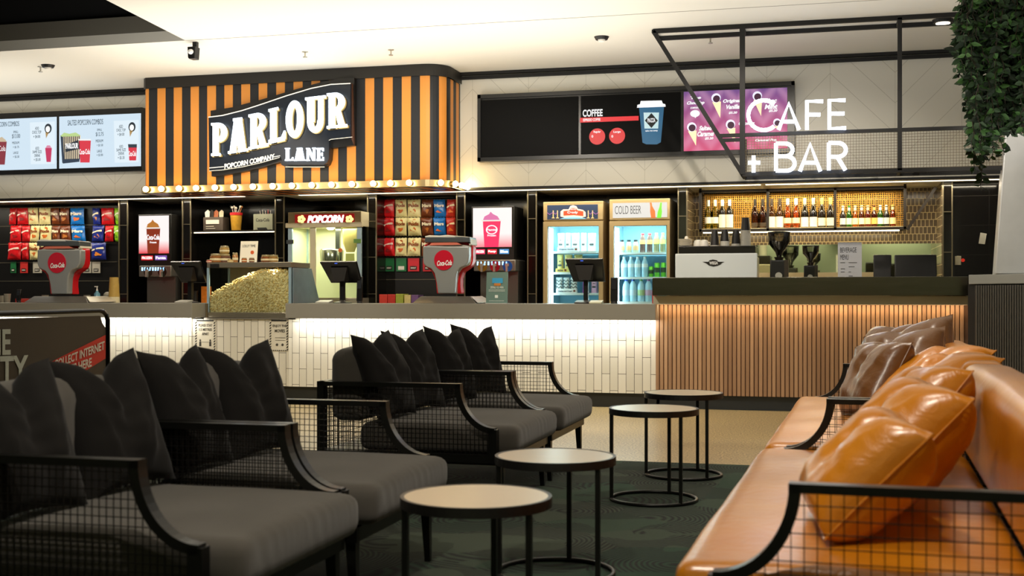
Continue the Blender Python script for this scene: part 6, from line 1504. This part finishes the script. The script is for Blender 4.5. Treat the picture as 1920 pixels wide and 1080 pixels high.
def wine(nm, gc, capc, labc, lr, kind='bord'):
    if kind == 'bord': prof = [(.034, 0), (.037, .008), (.037, .18), (.033, .20), (.015, .225), (.0145, .30)]
    elif kind == 'burg': prof = [(.036, 0), (.040, .008), (.040, .15), (.036, .17), (.024, .205), (.0155, .24), (.015, .30)]
    else: prof = [(.028, 0), (.030, .006), (.030, .12), (.026, .14), (.013, .175), (.0125, .22)]
    r_ = max(p[0] for p in prof); h = prof[-1][1]
    c = empty(nm, (0, 0, 0), '', 'bottle', 'bottles on the brass mesh shelf behind the bar')
    m = MB(); m.lathe(prof, (0, 0, 0), 16); m.build('bottle_body', gc, c, smooth=True)
    cl = .06 if kind != 'beer' else .008; cr = .0165 if kind != 'beer' else .0145
    m = MB(); m.lathe([(cr, h-cl), (cr, h+.004), (cr*.85, h+.005)], (0, 0, 0), 14); m.build('cap', mat(capc, .4), c)
    m = MB(); m.lathe([(r_*1.015, lr[0]), (r_*1.015, lr[1])], (0, 0, 0), 16); m.build('label_band', mat(labc, .5), c)
    if kind == 'beer': m = MB(); m.lathe([(.0145, .175), (.0135, .205)], (0, 0, 0), 14); m.build('neck_label', mat(labc, .5), c)
    return c
def G_(c_, r_=.08): return mat(c_, r_, noise=.1)
wines = [('wine_bottle', gl('#e6eaa0'), '#e8e0c8', '#f2ecdc', (.06, .125), 'bord', [(1328, 'first'), (1341, 'second')], 'pale green wine bottle with wide white label'),
         ('wine_bottle', G_('#1c1812'), '#efe9d8', '#ece4cc', (.015, .15), 'bord', [(1354.5, 'first'), (1368, 'second')], 'dark wine bottle with tall patterned label'),
         ('wine_bottle', gl('#a07c34'), '#2a221a', '#3a2c1a', (.02, .06), 'burg', [(1415.5, 'first'), (1430, 'second')], 'brown wine bottle with dark neck in the left bay'),
         ('wine_bottle', gl('#b8a058'), '#3c3026', '#f4ecd8', (.01, .12), 'burg', [(1447, 'first'), (1462, 'second')], 'olive wine bottle with large white label'),
         ('rose_bottle', gl('#ffbf7c'), '#f0e8e0', '#f6d8b0', (.05, .105), 'burg', [(1477, 'first'), (1492.5, 'second')], 'orange rose wine bottle with white cap'),
         ('wine_bottle', G_('#15100a'), '#ece0a8', '#f4ecd8', (.01, .11), 'burg', [(1509, 'first'), (1525, 'second')], 'black wine bottle with cream cap'),
         ('wine_bottle', G_('#20180c'), '#d8cc6a', '#efe4c4', (.02, .10), 'burg', [(1541, 'first'), (1557, 'second')], 'black wine bottle with yellow foil neck')]
for nm, gm, cp, lb, lr, kd, ps, txt in wines:
    pr = wine(nm, gm, cp, lb, lr, kd)
    for px, o_ in ps: put(pr, (XX(px, Y+.14), Y+.14, zsh), '%s, %s of its pair' % (txt, 'left' if o_ == 'first' else 'right'), (1.02, 1.02, 1.04))
for i, (px, gm, cp, lb, txt) in enumerate(((1580.5, G_('#1c1410'), '#e8dcc0', '#d8d4cc', 'dark beer bottle with white oval label'), (1592, gl('#80dc80'), '#3a8a3a', '#d8ecd0', 'bright green beer bottle'), (1603.5, gl('#ffd070'), '#efe0b0', '#f2e0b8', 'clear golden cider bottle'),
        (1615.5, gl('#c08a48'), '#e6dca0', '#f2eec8', 'brown beer bottle with cream label'), (1627, gl('#cc7a48'), '#e8d8a0', '#eec8a0', 'reddish beer bottle with orange label'), (1639, gl('#b87434'), '#6a3a1a', '#e0b060', 'brown beer bottle with amber label'),
        (1650.5, gl('#8ada70'), '#e8e8e0', '#eef4e6', 'green beer bottle with white label'), (1662, G_('#181410'), '#e0dcd0', '#c8ccc8', 'black beer bottle with silver label'), (1674, gl('#dc9450'), '#e0c060', '#f0e0a0', 'rightmost amber beer bottle with yellow label'))):
    pr = wine('beer_bottle', gm, cp, lb, (.03, .095), 'beer'); put(pr, (XX(px, Y+.14), Y+.14, zsh), txt+' in the right bay of the bar shelf', (1, 1, 1.02))

# ================================================================== BAR TOP
zw = 1.10
Y = 12.0; x0, x1 = XX(1266, Y), XX(1420, Y); z1 = W(1340, 475, Y).z
c = empty('espresso_machine', ((x0+x1)/2, 12.2, zw), 'white espresso machine seen from behind with a winged dark badge on the bar', 'coffee machine')
m = MB(); m.box(x0, x1, Y, Y+.02, zw+.01, z1); m.build('rear_panel', mat('#dfe4e2', .3), c, bevel=.012)
m = MB(); m.box(x0+.01, x1-.01, Y+.02, Y+.5, zw+.03, z1-.03); m.build('body', mat('#a59c8a', .3, .6), c, bevel=.01)
for xx in (x0+.06, x1-.06):
    m = MB(); m.lathe([(.025, 0), (.02, .04)], (xx, Y+.12, zw), 12); m.build('foot', M_blk, c)
zc1 = W(1340, 461, Y+.02).z
m = MB(); m.box(x0+.03, x1-.02, Y+.03, Y+.5, z1-.03, zc1); m.build('cup_warmer', mat('#15110e', .25), c, bevel=.006)
BG = lambda pts: [(1260+x/4.695, 330+y/4.695) for x, y in pts]
yb_ = Y-.004
m = MB(); m.prism(pp(BG([(270, 755), (320, 755), (330, 742), (360, 735), (395, 742), (408, 755), (462, 755), (440, 765), (425, 780), (400, 790), (365, 797), (325, 788), (300, 768)]), yb_), yb_, Y); bd = m.build('badge', mat('#35322e', .3, .4), c)
m = MB(); T(m, 'WEGA', 1260+328/4.695, 330+752/4.695, 1260+405/4.695, 330+780/4.695, yb_-.001, bold=.04); m.build('lettering', mat('#e8e6e0', .4), bd)
m = MB(); m.box(XX(1330, Y), XX(1337, Y), yb_, Y, zw+.01, zw+.10); m.build('vent_slot', mat('#b8bec0', .3), c)
# cups on top
def plates(px, Y, zb, n, r_, lab):
    x = XX(px, Y); c = empty('saucer_stack', (x, Y, zb), lab, 'saucers')
    for k in range(n):
        m = MB(); m.lathe([(r_*.6, 0), (r_, .012), (r_, .015)], (x, Y, zb+k*.0155), 20); m.build('saucer', mat('#e6dfcf', .3), c)
plates(1285, 12.2, zc1, 5, .07, 'stack of white saucers at the left on the espresso machine')
for k, (px, l_) in enumerate(((1309, 'white upturned cup left of the middle on the espresso machine'), (1320, 'white upturned cup nearest the black takeaway cups'), (1287, 'white cup lying on the saucer stack'))):
    x = XX(px, 12.2); zz = zc1 if k < 2 else zc1+.079; s_ = 1 if k < 2 else .4
    m = MB(); m.lathe([(.045*s_*1.0, 0), (.045*s_, .03*s_), (.036*s_, .062*s_), (.02*s_, .068*s_)], (x, 12.2, zz), 18); o = m.build('coffee_cup', mat('#ece5d6', .3), label=l_, cat='cup', group='white cups on the espresso machine', smooth=True)
    if k < 2: m = MB(); m.tube([(x+.04, 12.2, zz+.045), (x+.062, 12.2, zz+.04), (x+.06, 12.2, zz+.018), (x+.042, 12.2, zz+.015)], .005, 6); m.build('handle', mat('#ece5d6', .3), o)
for px, pt, n, l_ in ((1340, 432, 1, 'first'), (1359, 430, 4, 'second'), (1380, 432, 2, 'third'), (1398, 408, 12, 'tallest')):
    cupstack(px, pt, 12.2, zc1, .045 if n < 12 else .05, .031 if n < 12 else .034, n, '#17130f', '#c9c4b6', '%s stack of black takeaway cups on the espresso machine%s' % (l_, ' from the left' if n < 12 else ''), grp='takeaway cup stacks on the espresso machine')
def grinder(px, pyt, pym, Y, s_, lab, zb=zw):
    x = XX(px, Y); zt_ = W(px, pyt, Y).z; zm = W(px, pym, Y).z; c = empty('coffee_grinder', (x, Y, zb), lab, 'coffee grinder')
    r_ = .105*s_; hh = zt_-zm
    m = MB(); m.lathe([(r_*.22, 0), (r_*.35, hh*.18), (r_*.95, hh*.52), (r_, hh*.95)], (x, Y, zm), 24); m.build('hopper', glassy('smoke_glass', '#c8c8c4', .25), c, smooth=True)
    m = MB(); m.lathe([(r_*.18, .002), (r_*.31, hh*.18), (r_*.9, hh*.52), (r_*.93, hh*.60), (.001, hh*.63)], (x, Y, zm), 24); m.build('coffee_beans', mat('#160d08', .6, bump=.8, bscale=150), c)
    m = MB(); m.lathe([(r_*1.04, hh*.95), (r_*1.04, hh*.98), (r_*.5, hh)], (x, Y, zm), 24); m.build('lid', mat('#15120f', .3), c)
    m = MB(); m.lathe([(.035*s_, 0), (.05*s_, .03)], (x, Y, zm-.03), 18); m.build('collar', mat('#3a342c', .3, .6), c)
    m = MB(); m.prismx([(Y-.07*s_, zb), (Y+.09*s_, zb), (Y+.07*s_, zm-.03), (Y-.06*s_, zm-.03)], x-.085*s_, x+.07*s_); m.build('body', mat('#11100f', .3), c, bevel=.01)
    m = MB(); m.box(x-.10*s_, x+.1*s_, Y-.09*s_, Y+.1*s_, zb, zb+.012); m.build('foot_plate', mat('#1a1815', .3), c)
    m = MB(); m.box(x+.05*s_, x+.09*s_, Y-.08*s_, Y-.02*s_, zb+.08, zm-.03); m.build('doser', mat('#4a4238', .3, .5), c)
    q = W(px-1, pym+35*s_, Y-.075*s_); m = MB()
    m.prism([(q.x+.033*s_*math.cos(k*math.pi/10), q.z+.033*s_*math.sin(k*math.pi/10)) for k in range(20)], Y-.082*s_, Y-.06*s_); m.build('round_badge', mat('#c8c4b8', .3, .4), c)
grinder(1461, 434, 482, 12.1, 1.0, 'large black coffee grinder with a full glass hopper on the bar')
grinder(1520, 460, 492, 12.6, .78, 'smaller coffee grinder further back on the bar')
c, x0, x1, z1 = stand_sign(1571, 454, 1616, 518, 11.95, zw, '#cfcfd2', 'white beverage menu card standing on the bar', [('BEVERAGE', .10, .80, .78, .90), ('MENU', .10, .66, .45, .76), (None, .1, .6, .3, .61), (None, .45, .60, .8, .61), (None, .45, .52, .7, .53), (None, .45, .42, .55, .43), (None, .45, .34, .62, .35), (None, .12, .48, .3, .49), (None, .12, .42, .28, .43)], txtc='#26262a')
def bar_till(px0, px1, py0, Y, lab):
    x0, x1 = XX(px0, Y), XX(px1, Y); z1 = W((px0+px1)/2, py0, Y).z; c = empty('bar_till', ((x0+x1)/2, Y+.1, zw), lab, 'till screen')
    m = MB(); m.prismx([(Y, zw+.05), (Y+.05, zw+.03), (Y+.12, z1-.01), (Y+.06, z1)], x0, x1); m.build('screen_housing', mat('#0c0b0b', .25), c, bevel=.008)
    m = MB(); m.box(x0+.08, x1-.08, Y+.04, Y+.22, zw, zw+.10); m.build('stand', M_blk, c)
    m = MB(); m.box((x0+x1)/2-.05, (x0+x1)/2+.06, Y+.02, Y+.03, zw+.13, zw+.135); m.build('port_row', mat('#5a564c', .4), c)
bar_till(1678, 1757, 477, 12.1, 'wide black till screen at the right end of the bar')
bar_till(1638, 1672, 477, 12.35, 'narrow dark till screen left of the wide one on the bar')
# notes on the dark end wall
x0_, x1_, z0_, z1_ = rect(1836, 436, 1849, 458, 13.19)
m = MB(); m.add([(x0_+.012, 13.19, z1_), (x1_+.006, 13.19, z1_-.012), (x1_-.012, 13.19, z0_), (x0_-.006, 13.19, z0_+.008)]+[(x0_+.012, 13.2, z1_), (x1_+.006, 13.2, z1_-.012), (x1_-.012, 13.2, z0_), (x0_-.006, 13.2, z0_+.008)], [(0, 3, 2, 1), (0, 1, 5, 4), (1, 2, 6, 5), (2, 3, 7, 6), (3, 0, 4, 7)])
m.build('note_card', mat('#b8b4a4', .6, noise=.1), label='white note card clipped on the dark wall right of the bar', cat='note')
x0_, x1_, z0_, z1_ = rect(1790, 480, 1802, 497, 13.19)
m = MB(); m.box(x0_, x1_, 13.18, 13.2, z0_, z1_); o = m.build('wall_plate', mat('#b5ad90', .5), label='beige wall plate with a red button on the dark wall beyond the bar', cat='wall plate', bevel=.003)
m = MB(); p = W(1805.5, 488, 13.19); m.prism([(p.x+.018*math.cos(k*.5), p.z+.018*math.sin(k*.5)) for k in range(12)], 13.175, 13.2); m.build('red_button', mat('#d02a18', .4, emit=.3), o)
